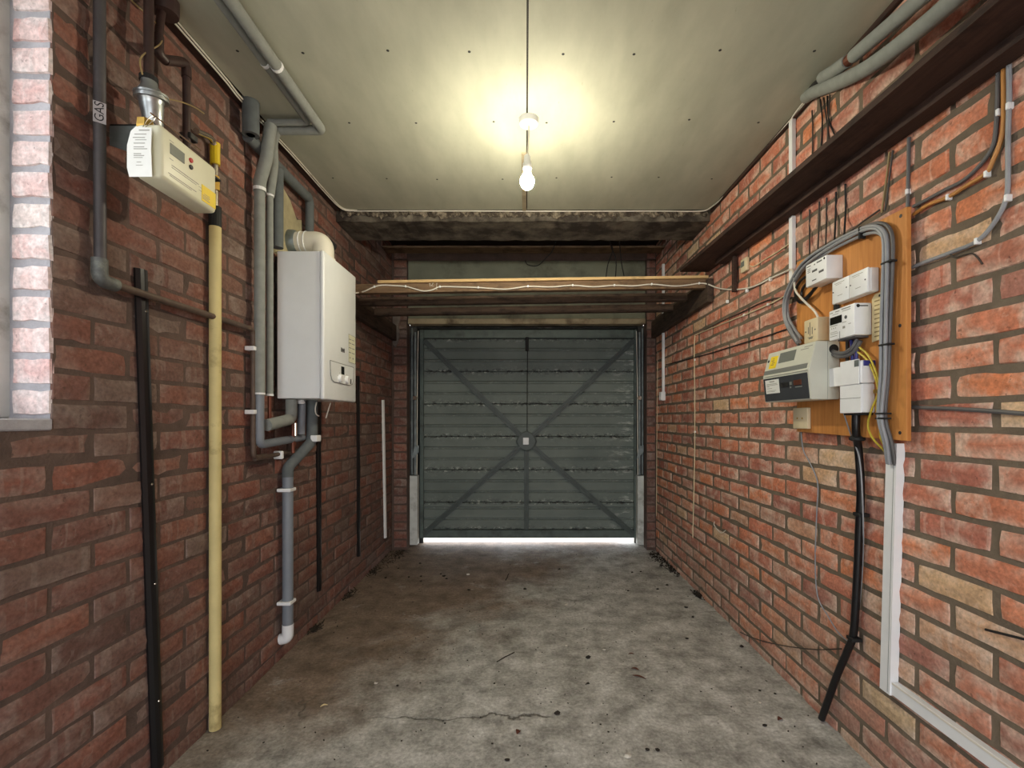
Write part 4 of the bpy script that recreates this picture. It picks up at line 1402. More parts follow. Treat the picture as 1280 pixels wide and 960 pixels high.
# data unit at the top of the board
u = unit('communications_box', 'white box with dotted print at the top of the plywood board', 'electric box', 1.66, 1.783, 1.0615, 1.661, 1.744, 'white', .003)
f = face(1.0615, 1.783, 1.661)
obj('print', bars(new_bm(), f, UR, VZ, NR, [(.008, .032, .072, .003), (.012, .03, .062, .002), (.012, .03, .056, .002), (.012, .03, .05, .002), (.04, .07, .044, .008), (.08, .108, .03, .008),
                                            (.04, .065, .012, .004), (.052, .058, .068, .005), (.068, .098, .07, .005)]), M['ink'], u, kind='stuff')
obj('screw', disc(new_bm(), f + UR * .112 + VZ * .074, NR, .004, .002, 10), M['inkdark'], u)
obj('black_lug', box(new_bm(), 1.085, XE - .001, 1.755, 1.77, 1.745, 1.752, .001), M['black_matt'], u)
u = thing('white_double_box', 'pair of white blank covers side by side below the communications box', 'electric box', (XE, 1.577, 1.566))
obj('case', box(new_bm(), 1.093, XE - .0005, 1.49, 1.6635, 1.568, 1.645, .003), M['white'], u)
for y0, y1 in ((1.49, 1.5757), (1.5767, 1.6635)):
    lidp = obj('cover', box(new_bm(), 1.083, 1.0925, y0, y1, 1.566, 1.646, .004, 2), M['white'], u, smooth=True)
    f = face(1.083, y1, 1.566)
    obj('print', bars(new_bm(), f, UR, VZ, NR, [(.015, .065, .068, .0015), (.02, .05, .063, .0012), (.03, .055, .024, .0016)]), M['inkfaint'], lidp, kind='stuff')
    for du in (.008, .076):
        obj('screw', disc(new_bm(), f + UR * du + VZ * .042, NR, .0026, .0015, 8), M['ink'], lidp)
# digital meter
u = unit('electricity_meter', 'white digital electricity meter with a black display', 'electric meter', 1.5216, 1.65, 1.0636, 1.436, 1.54, 'white', .004)
f = face(1.0636, 1.65, 1.436)
obj('display', box(new_bm(), 1.062, 1.066, 1.65 - .068, 1.65 - .008, 1.489, 1.515, .0008), M['lcd_dark'], u)
obj('print', bars(new_bm(), f, UR, VZ, NR, [(.006, .022, .093, .0025), (.034, .056, .093, .003), (.066, .11, .094, .004), (.07, .11, .088, .002), (.02, .05, .086, .0016), (.008, .045, .047, .002), (.014, .018, .038, .004),
                                            (.024, .028, .038, .004), (.034, .038, .038, .004), (.008, .044, .026, .0016), (.008, .05, .02, .0016), (.008, .044, .012, .0016), (.072, .084, .03, .008), (.1, .112, .04, .002),
                                            (.07, .09, .05, .002)]), M['inkfaint'], u, kind='stuff')
obj('optical_port', disc(new_bm(), f + UR * .088 + VZ * .066, NR, .006, .002, 12), M['ink'], u)
obj('seam', box(new_bm(), 1.0632, 1.0645, 1.65 - .0585, 1.65 - .0565, 1.437, 1.46), M['ink'], u)
b = new_bm()
disc(b, Vector((1.075, 1.521, 1.53)), (0, -1, 0), .0055, .0015, 10)
obox(b, Vector((1.077, 1.521, 1.5285)), Vector((1, 0, 0)), VZ, Vector((0, -1, 0)), .03, .003, .0012)
obj('side_slot', b, M['black_matt'], u)
obj('terminal_cover', box(new_bm(), 1.075, XE - .001, 1.535, 1.62, 1.43, 1.4355, .001), M['greycable_d'], u)
# cream fused box with switch marks
u = unit('fused_isolator', 'small cream box with a switch symbol, fed by the white cable', 'electric box', 1.728, 1.813, 1.073, 1.452, 1.54, 'cream', .003)
f = face(1.073, 1.813, 1.452)
obj('switch_mark', bars(new_bm(), f, UR, VZ, NR, [(.036, .04, .026, .05), (.026, .03, .034, .026), (.05, .054, .03, .026), (.03, .055, .014, .004), (.024, .058, .02, .0016)]), M['ink'], u, kind='stuff')
for du in (.012, .07):
    obj('screw', disc(new_bm(), f + UR * du + VZ * .044, NR, .003, .0015, 8), M['ink'], u)
# small cream box at the foot of the board
u = unit('junction_box', 'square cream box with two screws at the lower edge of the board', 'electric box', 1.845, 1.944, 1.1045, 1.125, 1.209, 'cream', .003, xb=1.1195)
f = face(1.1045, 1.944, 1.125)
for du in (.032, .066):
    obj('screw', disc(new_bm(), f + UR * du + VZ * .042, NR, .004, .002, 10), M['brass'], u)

# consumer unit
cu = thing('consumer_unit', 'grey consumer unit with a smoked cover over its switches', 'fuse box', (XE, 1.84, 1.234))
yn, yf = 1.676, 2.0
prof = [(1.1195, 1.442), (1.035, 1.442), (1.0085, 1.338), (1.0185, 1.234), (1.1195, 1.234)]
bm = prism(new_bm(), prof, yn, yf)
bmesh.ops.bevel(bm, geom=list(bm.edges), offset=.002, segments=2, affect='EDGES')
obj('case', bm, M['cu'], cu)
obj('side_seam', box(new_bm(), 1.0755, 1.0765, yn - .0006, yn + .001, 1.236, 1.44), M['boiler_line'], cu)
# sloping upper face
T0, T1 = Vector((1.0085, yf, 1.338)), Vector((1.035, yf, 1.442))
Vt = (T1 - T0).normalized()
Nt = UR.cross(Vt)
Lw = yf - yn
o = lambda u_, v_: T0 + UR * u_ + Vt * v_
bm = new_bm()
obox(bm, o(.098, .052), UR, Vt, Nt, .112, .042, .001)
obj('window', bm, M['lcd'], cu, label='dark recessed label window')
bm = new_bm()
obox(bm, o(.03, .035), UR, Vt, Nt, .055, .052, .0006)
st = obj('yellow_sticker', bm, M['yellow_label'], cu, label='yellow test sticker')
obj('sticker_print', bars(new_bm(), o(.03, .035) + Nt * .0005, UR, Vt, Nt, [(.012, .035, .014, .004), (.018, .04, .022, .004), (.012, .032, .031, .004), (.02, .03, .04, .003)]), M['tan'], st, kind='stuff')
obj('lock_slot', disc(new_bm(), o(.016, .07), Nt, .006, .0015, 12), M['inkdark'], cu)
obj('maker_mark', bars(new_bm(), o(.24, .085), UR, Vt, Nt, [(.02, .07, .008, .003), (.0, .05, .0, .003)]), M['inkfaint'], cu, kind='stuff')
obj('shadow_gap', obox(new_bm(), o(.004, .010), UR, Vt, Nt, Lw - .02, .018, .0012), M['boiler_line'], cu, label='grey strip over the switch cover')
obj('cover_lip', obox(new_bm(), o(.02, .0), UR, Vt, Nt, Lw - .026, .008, .004, .001), M['cu'], cu)
# smoked flap over the switches
B0, B1 = Vector((1.0185, yf, 1.234)), Vector((1.0085, yf, 1.338))
Vb = (B1 - B0).normalized()
Nb = UR.cross(Vb)
flap = obj('smoked_flap', obox(new_bm(), B0 + UR * .008 + Vb * .005 + Nb * .0002, UR, Vb, Nb, Lw - .018, .092, .002, .001), M['smoke'], cu)
g = lambda u_, v_: B0 + UR * u_ + Vb * v_ + Nb * .0023
lb = obj('notice_label', obox(new_bm(), g(.022, .035), UR, Vb, Nb, .105, .056, .0005), M['paper'], cu, label='white notice label')
obj('notice_print', bars(new_bm(), g(.022, .035) + Nb * .0005, UR, Vb, Nb, [(.034, .072, .046, .004), (.01, .09, .038, .002), (.01, .094, .033, .002), (.01, .03, .028, .002), (.01, .05, .02, .002), (.01, .08, .011, .0016), (.01, .07, .007, .0016)]),
    M['inkfaint'], lb, kind='stuff')
for k in range(4):
    obj('breaker_switch', obox(new_bm(), g(.142 + .0135 * k, .056), UR, Vb, Nb, .011, .016, .003, .001), M['inkdark'], cu)
for k in range(3):
    obj('main_switch', obox(new_bm(), g(.232 + .016 * k, .058), UR, Vb, Nb, .013, .017, .003, .001), M['copper'], cu, label='dark red switch')
obj('breaker_print', bars(new_bm(), g(.14, .048), UR, Vb, Nb, [(.06, .075, .012, .012), (.06, .07, .0, .006), (.095, .14, .0, .004)]), M['boiler_line'], cu, kind='stuff')
obj('cable_hole', disc(new_bm(), Vector((1.098, yn - .0002, 1.413)), (0, -1, 0), .017, .001, 20), M['inkdark'], cu, label='round black cable hole')

# cut-out and its wings
u = thing('service_cutout', 'white service cutout block with a wing, over the thick black cable', 'electric box', (XE, 1.56, 1.183))
obj('upper_case', box(new_bm(), 1.075, XE - .0005, 1.507, 1.60, 1.279, 1.352, .003), M['white'], u)
obj('upper_front', box(new_bm(), 1.0715, 1.0745, 1.512, 1.604, 1.276, 1.357, .0015), M['white'], u)
obj('lower_case', box(new_bm(), 1.0785, XE - .0005, 1.507, 1.607, 1.184, 1.277, .003), M['white'], u)
obj('lower_front', box(new_bm(), 1.0745, 1.078, 1.507, 1.609, 1.183, 1.2755, .0015), M['white'], u)
for z in (1.231,):
    obj('score_line', box(new_bm(), 1.0741, 1.0746, 1.509, 1.607, z, z + .0016), M['boiler_line'], u)
obj('grey_tab', box(new_bm(), 1.0705, 1.072, 1.512, 1.533, 1.333, 1.354, .0004), M['galv'], u)
obj('blue_tab', box(new_bm(), 1.082, 1.118, 1.502, 1.508, 1.334, 1.351, .001), M['blue'], u)
w = obj('wing', box(new_bm(), 1.082, 1.088, 1.612, 1.70, 1.277, 1.343, .0015), M['white'], u)
obj('wing_fold', box(new_bm(), 1.066, 1.0815, 1.690, 1.70, 1.279, 1.346, .001), M['white'], w)
obj('black_seal', box(new_bm(), 1.082, XE - .001, 1.515, 1.60, 1.176, 1.1825, .001), M['black_matt'], u)
# thick black supply cable
pts = [P(1070, 517, x=1.10), P(1070, 540, x=1.105), P(1073, 562, x=1.135), P(1076, 610, x=1.138), P(1074, 660, x=1.138), P(1071, 730, x=1.138), P(1067, 790, x=1.138), P(1060, 812, x=1.138), P(1046, 845, x=1.136), P(1027, 886, x=1.136)]
pts[-1].z = .014
sc = thing('supply_cable', 'thick black supply cable from the cutout down the brick wall to the floor', 'cable', pts[-1])
obj('sheath', tube(new_bm(), smooth_path(pts, 6), .0125, 12), M['black'], sc, smooth=True)
obj('gland', lathe(new_bm(), [(.017, -.006), (.024, -.002), (.024, .005), (.017, .012)], P(1071.5, 549, x=1.118), 'z', 16), M['black_matt'], sc)
for py, px in ((643, 1075), (798, 1066.5)):
    q = P(px, py, x=1.138)
    obj('cable_clip', box(new_bm(), q.x - .015, XB, q.y - .02, q.y + .016, q.z - .006, q.z + .006, .002), M['black_matt'], sc)
cable('thin_grey_cable', [(1052, 508, 1.1), (1064, 545, 1.12), (1074, 572, 1.122), (1078, 620, 1.12), (1079, 690), (1074, 760), (1066, 800), (1050, 793), (1035, 770), (1022, 745), (1019, 700), (1021, 640), (1022, 603), (1012, 578), (1004, 562), (1001, 537, 1.13)],
      .0024, 'greycable', 'thin grey cable looping from the square cream box to the black supply cable')
cable('loose_floor_wire', [(1052, 811), (1020, 812), (985, 808), (960, 803), (940, 797), (925, 790)], .0022, 'browncable', 'thin brown wire trailing low along the bricks away from the supply cable')

# grey cable bundle round the board
bp = [(1000, 428, 1.10), (991, 414, 1.125), (984, 398, 1.135), (984, 376, 1.135), (992, 355, 1.125), (1006, 333, 1.105), (1028, 316, 1.105), (1053, 301, 1.105), (1080, 288, 1.105), (1096, 284, 1.105), (1106, 288, 1.105), (1111, 300, 1.105),
      (1111.5, 328, 1.105), (1110, 375, 1.105), (1108.5, 430, 1.105), (1107.5, 470, 1.105), (1104, 510, 1.105), (1105, 530, 1.105), (1111, 553, 1.118), (1115, 580, 1.136)]
bpp = [P(a, b, x=xx) for a, b, xx in bp]
bundle = thing('cable_bundle', 'bundle of grey twin cables tied along the top and near side of the plywood board', 'cable', bpp[-1])
offs = [(0, 0), (.0125, .001), (-.0115, 0), (.006, .011), (-.006, .0105)]
path = smooth_path(bpp, 5)
for k, (du, dn) in enumerate(offs):
    q = []
    for i, p in enumerate(path):
        t = (path[min(i + 1, len(path) - 1)] - path[max(i - 1, 0)]).normalized()
        s = t.cross(NR).normalized()
        wv = math.sin(i * .13 + k * 1.9) * (.0028 if i > 30 else .0055)
        q.append(p + s * (du + wv) + NR * max(dn, 0))
    obj('cable', tube(new_bm(), q, .0055, 7), M['greycable' if k != 2 else 'greycable_d'], bundle, smooth=True)
for px, py in ((1111.5, 328), (1108.5, 431), (1104.5, 523)):
    q = P(px, py, x=1.101)
    obj('cable_tie', box(new_bm(), q.x - .013, q.x + .009, q.y - .021, q.y + .019, q.z - .0028, q.z + .0028, .001), M['black_matt'], bundle)
q = P(1104.5, 517, x=1.101)
obj('cable_tie', box(new_bm(), q.x - .013, q.x + .009, q.y - .021, q.y + .019, q.z - .0028, q.z + .0028, .001), M['black_matt'], bundle)
q = P(1078, 291, x=1.101)
obj('cable_tie', box(new_bm(), q.x - .012, q.x + .009, q.y - .004, q.y + .004, q.z - .02, q.z + .02, .001), M['black_matt'], bundle)
# coiled dark leads behind the communications box
for k, pts in enumerate(([(1010, 344, 1.10), (1000, 352, 1.11), (994, 366, 1.11), (1000, 378, 1.11), (1010, 372, 1.1), (1020, 358, 1.095)],
                         [(1012, 350, 1.105), (1003, 362, 1.112), (1004, 374, 1.112), (1014, 366, 1.1), (1022, 357, 1.1)])):
    cable('black_lead', pts, .006, 'black', ('outer' if k == 0 else 'inner') + ' black lead curling out below the communications box')
obj('black_seal_tag', box(new_bm(), 1.108, XE - .0006, 1.672, 1.70, 1.545, 1.585, .006), M['black_matt'], label='black cable seal on the plywood beside the white covers', cat='seal')
# meter tails
for k, (pts, m, r, lab) in enumerate((
        ([(1037, 437, 1.1), (1046, 441, 1.088), (1056, 441, 1.085), (1066, 434, 1.09), (1072, 424, 1.098)], 'greycable_d', .0068, 'upper dark grey meter tail curving from the electricity meter into the consumer unit'),
        ([(1037, 440, 1.1), (1046, 445, 1.09), (1057, 445, 1.09), (1068, 439, 1.095), (1076, 426, 1.1)], 'greycable_d', .0068, 'lower dark grey meter tail curving from the electricity meter into the consumer unit'),
        ([(1064, 424, 1.1), (1065, 436, 1.1), (1066, 452, 1.1)], 'blue', .0055, 'blue meter tail nearest the consumer unit'),
        ([(1070, 424, 1.1), (1071, 438, 1.1), (1070, 453, 1.1)], 'blue', .0055, 'blue meter tail nearest the grey cable bundle'),
        ([(1059, 424, 1.11), (1059, 452, 1.11)], 'browncable', .0055, 'brown meter tail behind the blue ones'))):
    cable('meter_tail', pts, r, m, lab)
for k, (pts, lab) in enumerate((([(1074, 434, 1.1), (1085, 444, 1.1), (1094, 462, 1.1), (1099, 480, 1.1), (1097, 494, 1.1), (1089, 514, 1.1), (1085, 532, 1.1), (1091, 548, 1.105), (1104, 562, 1.125), (1113, 574, 1.135)],
                                 'yellow green earth wire that bows out from the cable bundle'),
                                ([(1072, 440, 1.1), (1084, 450, 1.1), (1092, 466, 1.1), (1097, 482, 1.1), (1098, 496, 1.1), (1096, 512, 1.1), (1100, 530, 1.1), (1101, 548, 1.105), (1109, 563, 1.125), (1115, 576, 1.135)],
                                 'yellow green earth wire that keeps close to the cable bundle'))):
    cable('earth_wire', pts, .0032, 'earth', lab)
q = P(1098, 489, x=1.1)
obj('earth_block', box(new_bm(), q.x - .006, XE - .0008, q.y - .015, q.y + .015, q.z - .006, q.z + .006, .001), M['brass'], label='small brass earth block holding both earth wires', cat='terminal')
cd = thing('hanging_card', 'yellowed printed card hanging on the plywood beside the electricity meter', 'card', (XE, 1.485, 1.41))
bm = new_bm()
ol = [(1.518, 1.41), (1.445, 1.418), (1.445, 1.565), (1.506, 1.562), (1.518, 1.55)]
va = [bm.verts.new((1.1175, y, z)) for y, z in ol]
vb = [bm.verts.new((1.1185, y, z)) for y, z in ol]
bm.faces.new(va)
bm.faces.new(vb[::-1])
for i in range(5):
    bm.faces.new((va[i], vb[i], vb[(i + 1) % 5], va[(i + 1) % 5]))
obj('sheet', bm, M['oldpaper'], cd)
obj('hole', disc(new_bm(), Vector((1.1174, 1.485, 1.553)), NR, .004, .0005, 10), M['inkdark'], cd)
obj('card_print', bars(new_bm(), Vector((1.1174, 1.515, 1.415)), UR, VZ, NR, [(.008, .03, .01 + .014 * k, .004) for k in range(9)] + [(.036, .06, .012 + .014 * k, .003) for k in range(9)]), M['tan'], cd, kind='stuff')

# white trunking below the board
yt = 1.1427 * F / (1114 - CX)
tr = thing('white_trunking', 'white trunking dropping from the board then running low along the bricks', 'trunking', (1.15, 1.5, .3))
bm = new_bm()
dz = .03
vs = []
for z, dy in ((1.088, 0), (.302, .028)):
    vs.append([bm.verts.new(p) for p in ((1.134, 1.437 + dy, z), (XR, 1.437 + dy, z), (XR, 1.479 + dy, z), (1.134, 1.479 + dy, z))])
for k in range(4):
    bm.faces.new((vs[0][k], vs[0][(k + 1) % 4], vs[1][(k + 1) % 4], vs[1][k]))
bm.faces.new(vs[0][::-1])
bm.faces.new(vs[1])
obj('drop', bm, M['white'], tr)
bm = new_bm()
obj('lid_line', obox(new_bm(), Vector((1.1336, 1.447, 1.088)), Vector((0, .028, -.786)).normalized(), UR, NR, .78, .0012, .0004), M['boiler_line'], tr)
obj('low_run', box(new_bm(), 1.139, XR, .3, 1.464, .305, .345, .001), M['white'], tr)
obj('lid_lip', box(new_bm(), 1.1375, 1.1389, .3, 1.462, .3385, .3445, .0004), M['whitecable'], tr)
# mini trunking from the ceiling, and its white cable
ym = 1.15 * F / (990.5 - CX)
mt = thing('mini_trunking', 'narrow white trunking running down the wall beside the board', 'trunking', (1.15, ym, 1.76))
obj('upper_length', box(new_bm(), 1.141, XB, ym - .0125, ym + .0125, 2.125, 2.452, .001), M['white'], mt)
obj('lower_length', box(new_bm(), 1.141, XB, ym - .0125, ym + .0125, 1.764, 2.036, .001), M['white'], mt)

pts = [(447, 366), (456, 364), (468, 358.5), (478, 356.5), (492, 357), (507, 358), (518, 361), (529, 363.7), (540, 362.5), (550, 358.5), (572, 358.6), (598, 359.5), (629, 361.5), (645, 360), (660, 358), (690, 358.6), (716, 356.7), (742, 358.5), (768, 356.7),
       (792, 357.4), (814.6, 355.3), (840, 357.5), (858, 356.6), (874, 354.2)]
w3 = [P(a, b, y=2.914) for a, b in pts]
w3 = [P(432, 368, y=2.7)] + w3 + [P(a, b, x=xx) for a, b, xx in ((884, 355, 1.12), (897, 360, 1.145), (912, 362, 1.15), (930, 361, 1.152), (945, 357, 1.152), (962, 348.5, 1.152), (980, 340.5, 1.15), (989, 337, 1.128), (992.5, 345, 1.115), (994, 362, 1.105),
                                                                  (1001, 372, 1.095), (1010, 381, 1.092), (1019, 390, 1.092), (1023.5, 399, 1.092))]
wc = thing('white_joist_cable', 'white cable clipped in waves along the front joist and on to the cream box', 'cable', P(660, 358, y=2.914))
obj('cable_run', tube(new_bm(), smooth_path(w3, 4), .0042, 8), M['whitecable'], wc, smooth=True)
for a, b in ((468, 358.5), (507, 358), (550, 358.5), (598, 359.5), (660, 358), (716, 356.7), (768, 356.7), (814.6, 355.3), (874, 354.2)):
    q = P(a, b, y=2.914)
    obj('clip', box(new_bm(), q.x - .005, q.x + .005, q.y - .006, q.y + .006, q.z - .006, q.z + .007, .002), M['white'], wc)
for a, b in ((909, 377), (933.5, 363.5), (963, 349)):
    q = wallpt(a, b)
    obj('spare_clip', box(new_bm(), q.x - .006, XB + .004, q.y - .006, q.y + .006, q.z - .009, q.z + .009, .002), M['white'], wc)

# thermostat sensor and its wire
ys = 1.15 * F / (932 - CX)
u = thing('wall_sensor', 'small cream sensor box on the bricks below the end of the plank shelf', 'sensor', (XB, ys, 1.93))
obj('case', box(new_bm(), 1.137, XB, ys - .03, ys + .034, 1.934, 2.005, .006, 2), M['cream'], u, smooth=True)
obj('screen', box(new_bm(), 1.1362, 1.138, ys - .012, ys + .025, 1.962, 1.99, .0004), M['lcd'], u)
cable('sensor_wire', [(937, 332), (943, 333), (955, 325), (970, 316), (986, 305)], .0028, 'cream', 'thin cream wire from the sensor box up to the narrow white trunking', n=3)
# thin cables on the far half of the wall
cable('thin_white_cable', [(985, 368), (960, 381), (930, 394), (900, 406), (872, 417.5), (868.5, 422), (868, 445), (868.5, 500), (868.5, 557), (867.5, 610), (866, 672)], .0034, 'cream',
      'thin cream cable sloping away from the board then dropping down the bricks', clips=((960, 381), (930, 394), (868.5, 450), (868.5, 540)))
cable('thin_dark_cable', [(985, 411), (958, 420), (925, 430), (890, 441), (860, 449), (832, 456)], .0032, 'black_matt', 'thin black cable clipped level along the bricks towards the door')
cable('thin_dark_cable', [(990, 372), (968, 373), (948, 380), (930, 389), (905, 400), (880, 413)], .0028, 'browncable', 'brown cable sagging beside the cream cable on the bricks')
cable('pull_wire', [(822, 440), (821.5, 500), (821, 560), (820.5, 645)], .0028, 'cream', 'thin cream wire hanging straight down the corner by the garage door')
yc = 1.15 * F / (829.5 - CX)
ct = thing('white_conduit', 'slim white conduit ending in a small white box near the garage door', 'conduit', (1.15, yc, 1.32))
obj('tube', box(new_bm(), 1.137, XB, yc - .011, yc + .011, 1.39, 1.885, .003), M['white'], ct)
obj('upper_tube', box(new_bm(), 1.137, XB, yc - .011, yc + .011, 2.035, 2.46, .003), M['white'], ct)
obj('end_box', box(new_bm(), 1.120, XB, yc - .03, yc + .03, 1.322, 1.394, .003), M['white'], ct)
# cables coming down through and over the plank shelf
for k, (pts, r, m, lab) in enumerate((
        ([(1012, 262), (1012, 290), (1012, 325, 1.13)], .003, 'browncable', 'dark cable under the plank shelf, first from the narrow trunking'),
        ([(1024, 252), (1023.5, 285), (1022, 318, 1.13)], .003, 'browncable', 'dark cable under the plank shelf, second from the narrow trunking'),
        ([(1033, 247), (1033, 275), (1032, 310, 1.125)], .003, 'browncable', 'dark cable under the plank shelf, third from the narrow trunking'),
        ([(1045, 240), (1044.5, 270), (1043, 303, 1.125)], .0034, 'black_matt', 'dark cable under the plank shelf, fourth from the narrow trunking'),
        ([(1056.5, 230), (1057, 262), (1055, 296, 1.125)], .0034, 'black_matt', 'dark cable under the plank shelf, fifth from the narrow trunking'),
        ([(1112, 190), (1109, 215), (1105, 245), (1102, 266)], .003, 'tan', 'paler of two olive cables dropping to the top of the plywood board'),
        ([(1116, 188), (1112.5, 215), (1109, 245), (1106, 263)], .003, 'browncable', 'darker of two olive cables dropping to the top of the plywood board'),
        ([(1015, 138), (1016, 160), (1015.5, 198)], .003, 'browncable', 'dark cable above the plank shelf, nearest the narrow trunking'),
        ([(1025, 124), (1028, 150), (1026.5, 185)], .003, 'black_matt', 'dark cable above the plank shelf, second from the narrow trunking'),
        ([(1029, 122), (1033, 148), (1036, 177)], .003, 'browncable', 'dark cable above the plank shelf crossing its neighbour'),
        ([(1034, 120), (1036, 150), (1045, 172)], .003, 'black_matt', 'dark cable above the plank shelf slanting towards the camera'),
        ([(1037.5, 118), (1036, 142), (1034, 178)], .003, 'browncable', 'dark cable above the plank shelf, last before the lagged pipes'))):
    cable('dark_cable', pts, r, m, lab, n=3)
cable('sagging_cable', [(1100, 262), (1080, 276, 1.13), (1062, 290, 1.12), (1045, 302, 1.11), (1025, 318, 1.1)], .003, 'browncable', 'thin brown cable sagging along the top edge of the plywood board')
cable('grey_conduit', [(1136, 172), (1135.5, 200), (1135, 230), (1134.5, 259)], .0052, 'greycable_d', 'slim grey conduit dropping to the near top corner of the plywood board', clips=((1135, 240),))
cable('orange_cable', [(1254, 78), (1254.5, 110), (1254.5, 150), (1251, 175), (1241, 201), (1232, 217), (1208, 232), (1186, 246), (1160, 256), (1142, 268)], .0052, 'orangecable', 'orange tan cable curving down to the near side of the plywood board',
      clips=((1249, 141), (1234, 218), (1186, 247)))
cable('dark_curve_cable', [(1248, 80), (1247, 120), (1245, 160), (1241, 183), (1228, 203), (1205, 225), (1180, 238), (1158, 250), (1142, 258)], .0052, 'greycable_d', 'dark grey cable curving just inside the orange tan one')
cable('grey_drop_cable', [(1261, 78), (1261.5, 120), (1260, 170), (1260, 215), (1258, 247), (1245, 275), (1222, 301), (1190, 315), (1158, 327), (1141, 334)], .0055, 'greycable', 'grey cable dropping beside the orange one then sloping to the board', clips=((1262, 133), (1260, 248), (1222, 302)))
cable('low_conduit', [(1141, 509), (1190, 511), (1240, 514), (1300, 519)], .0058, 'greycable_d', 'grey conduit running level from the plywood board out past the camera')
cable('hook_wire', [(1188, 318), (1194, 322), (1204, 319), (1215, 317), (1222, 322), (1228, 330)], .0022, 'browncable', 'short loose brown wire hooked on the bricks near the board')
cable('spike_wire', [(1232, 787), (1256, 793), (1300, 804)], .0032, 'black_matt', 'stiff black wire sticking out of the bricks low on the wall')
cable('white_scrap_cable', [(893, 652), (893, 657), (901, 666), (907, 663)], .0022, 'whitecable', 'short white hooked scrap of cable low on the bricks')
cable('long_wall_wire', [(1050, 306, 1.13), (1030, 318, 1.13), (1006, 336, 1.135), (1003, 350, 1.135)], .003, 'tan', 'tan cable sloping down the far top edge of the plywood board')

# lagged pipes up in the corner over the plank shelf
lp = [P(1008, 121, x=1.135), P(1020, 114, x=1.118), P(1046, 104, x=1.10), P(1087, 83, x=1.09), P(1140, 44, x=1.09), P(1184, 7, x=1.09), P(1290, -83, x=1.09)]
la = thing('corner_lagged_pipe', 'lower of two grey lagged pipes in the corner over the plank shelf', 'pipe', lp[3])
obj('lagging', tube(new_bm(), smooth_path(lp, 5), .0235, 14), M['foam'], la, smooth=True)
hp = [P(1028, 97, x=1.095), P(1040, 90, x=1.093), P(1060, 76, x=1.09)]
hp2 = [P(1067, 70, x=1.09), P(1081, 58, x=1.088), P(1142, 6, x=1.088), P(1240, -77, x=1.088)]
lb = thing('corner_lagged_pipe', 'upper of two grey lagged pipes in the corner, with a gap in its lagging', 'pipe', hp2[1])
obj('lagging', tube(new_bm(), hp, .0215, 14), M['foam'], lb, smooth=True)
obj('lagging', tube(new_bm(), hp2, .0215, 14), M['foam'], lb, smooth=True)
obj('bare_pipe', tube(new_bm(), [hp[-1] * 1.0, hp2[0]], .0185, 12), M['copper'], lb, label='bare copper showing in the gap')
obj('black_end', tube(new_bm(), [P(1009, 117, x=1.125), P(1019, 105, x=1.11), hp[0]], .010, 10), M['black_matt'], lb)
# thin wires hanging in the dark recess over the door
for k, pts in enumerate(([(704, 268, 3.6), (692, 310, 3.6), (683, 322, 3.6), (672, 332, 3.6), (660, 331, 3.6), (656, 325, 3.6)], [(760, 269, 3.6), (762, 300, 3.6), (766, 312, 3.6), (760, 330, 3.6), (757, 350, 3.6)], [(760, 270, 3.62), (763, 305, 3.62), (770, 325, 3.62), (769, 352, 3.62)],
                         [(772, 270, 3.7), (776, 322, 3.7), (780, 345, 3.7)])):
    lab = ('thin black wire looping in the recess above the joists', 'thin black wire hanging in the recess, longest of the hanging ones', 'thin black wire bowing beside the longest one in the recess', 'short thin black wire hanging in the recess above the joists')[k]
    obj('hanging_wire', tube(new_bm(), smooth_path([P(a, b, y=yv_) for a, b, yv_ in pts], 4), .004, 6), M['black_matt'], label=lab, cat='wire')

# ================================================================== litter on the floor
FZ = 0.0008


def on_floor(px, py):
    q = P(px, py, z=0.0)
    return Vector((q.x, q.y, FZ))


def leafmesh(o, L, w, ang, curl=.006):
    b = new_bm()
    d, s = Vector((math.cos(ang), math.sin(ang), 0)), Vector((-math.sin(ang), math.cos(ang), 0))
    L0 = []
    for i in range(7):
        t = i / 6
        ww = w * math.sin(PI * min(max(t, .04), .96)) ** .8
        z = curl * math.sin(t * PI)
        L0.append([b.verts.new(o + d * (L * (t - .5)) + s * (ww * k) + Vector((0, 0, z * .5 + abs(k) * ww * .5 + .0005))) for k in (-1, 0, 1)])
    for a, c2 in zip(L0, L0[1:]):
        for k in range(2):
            b.faces.new((a[k], a[k + 1], c2[k + 1], c2[k]))
    r = bmesh.ops.extrude_face_region(b, geom=list(b.faces))
    for v in [g for g in r['geom'] if isinstance(g, bmesh.types.BMVert)]:
        v.co.z += .0012
    return b


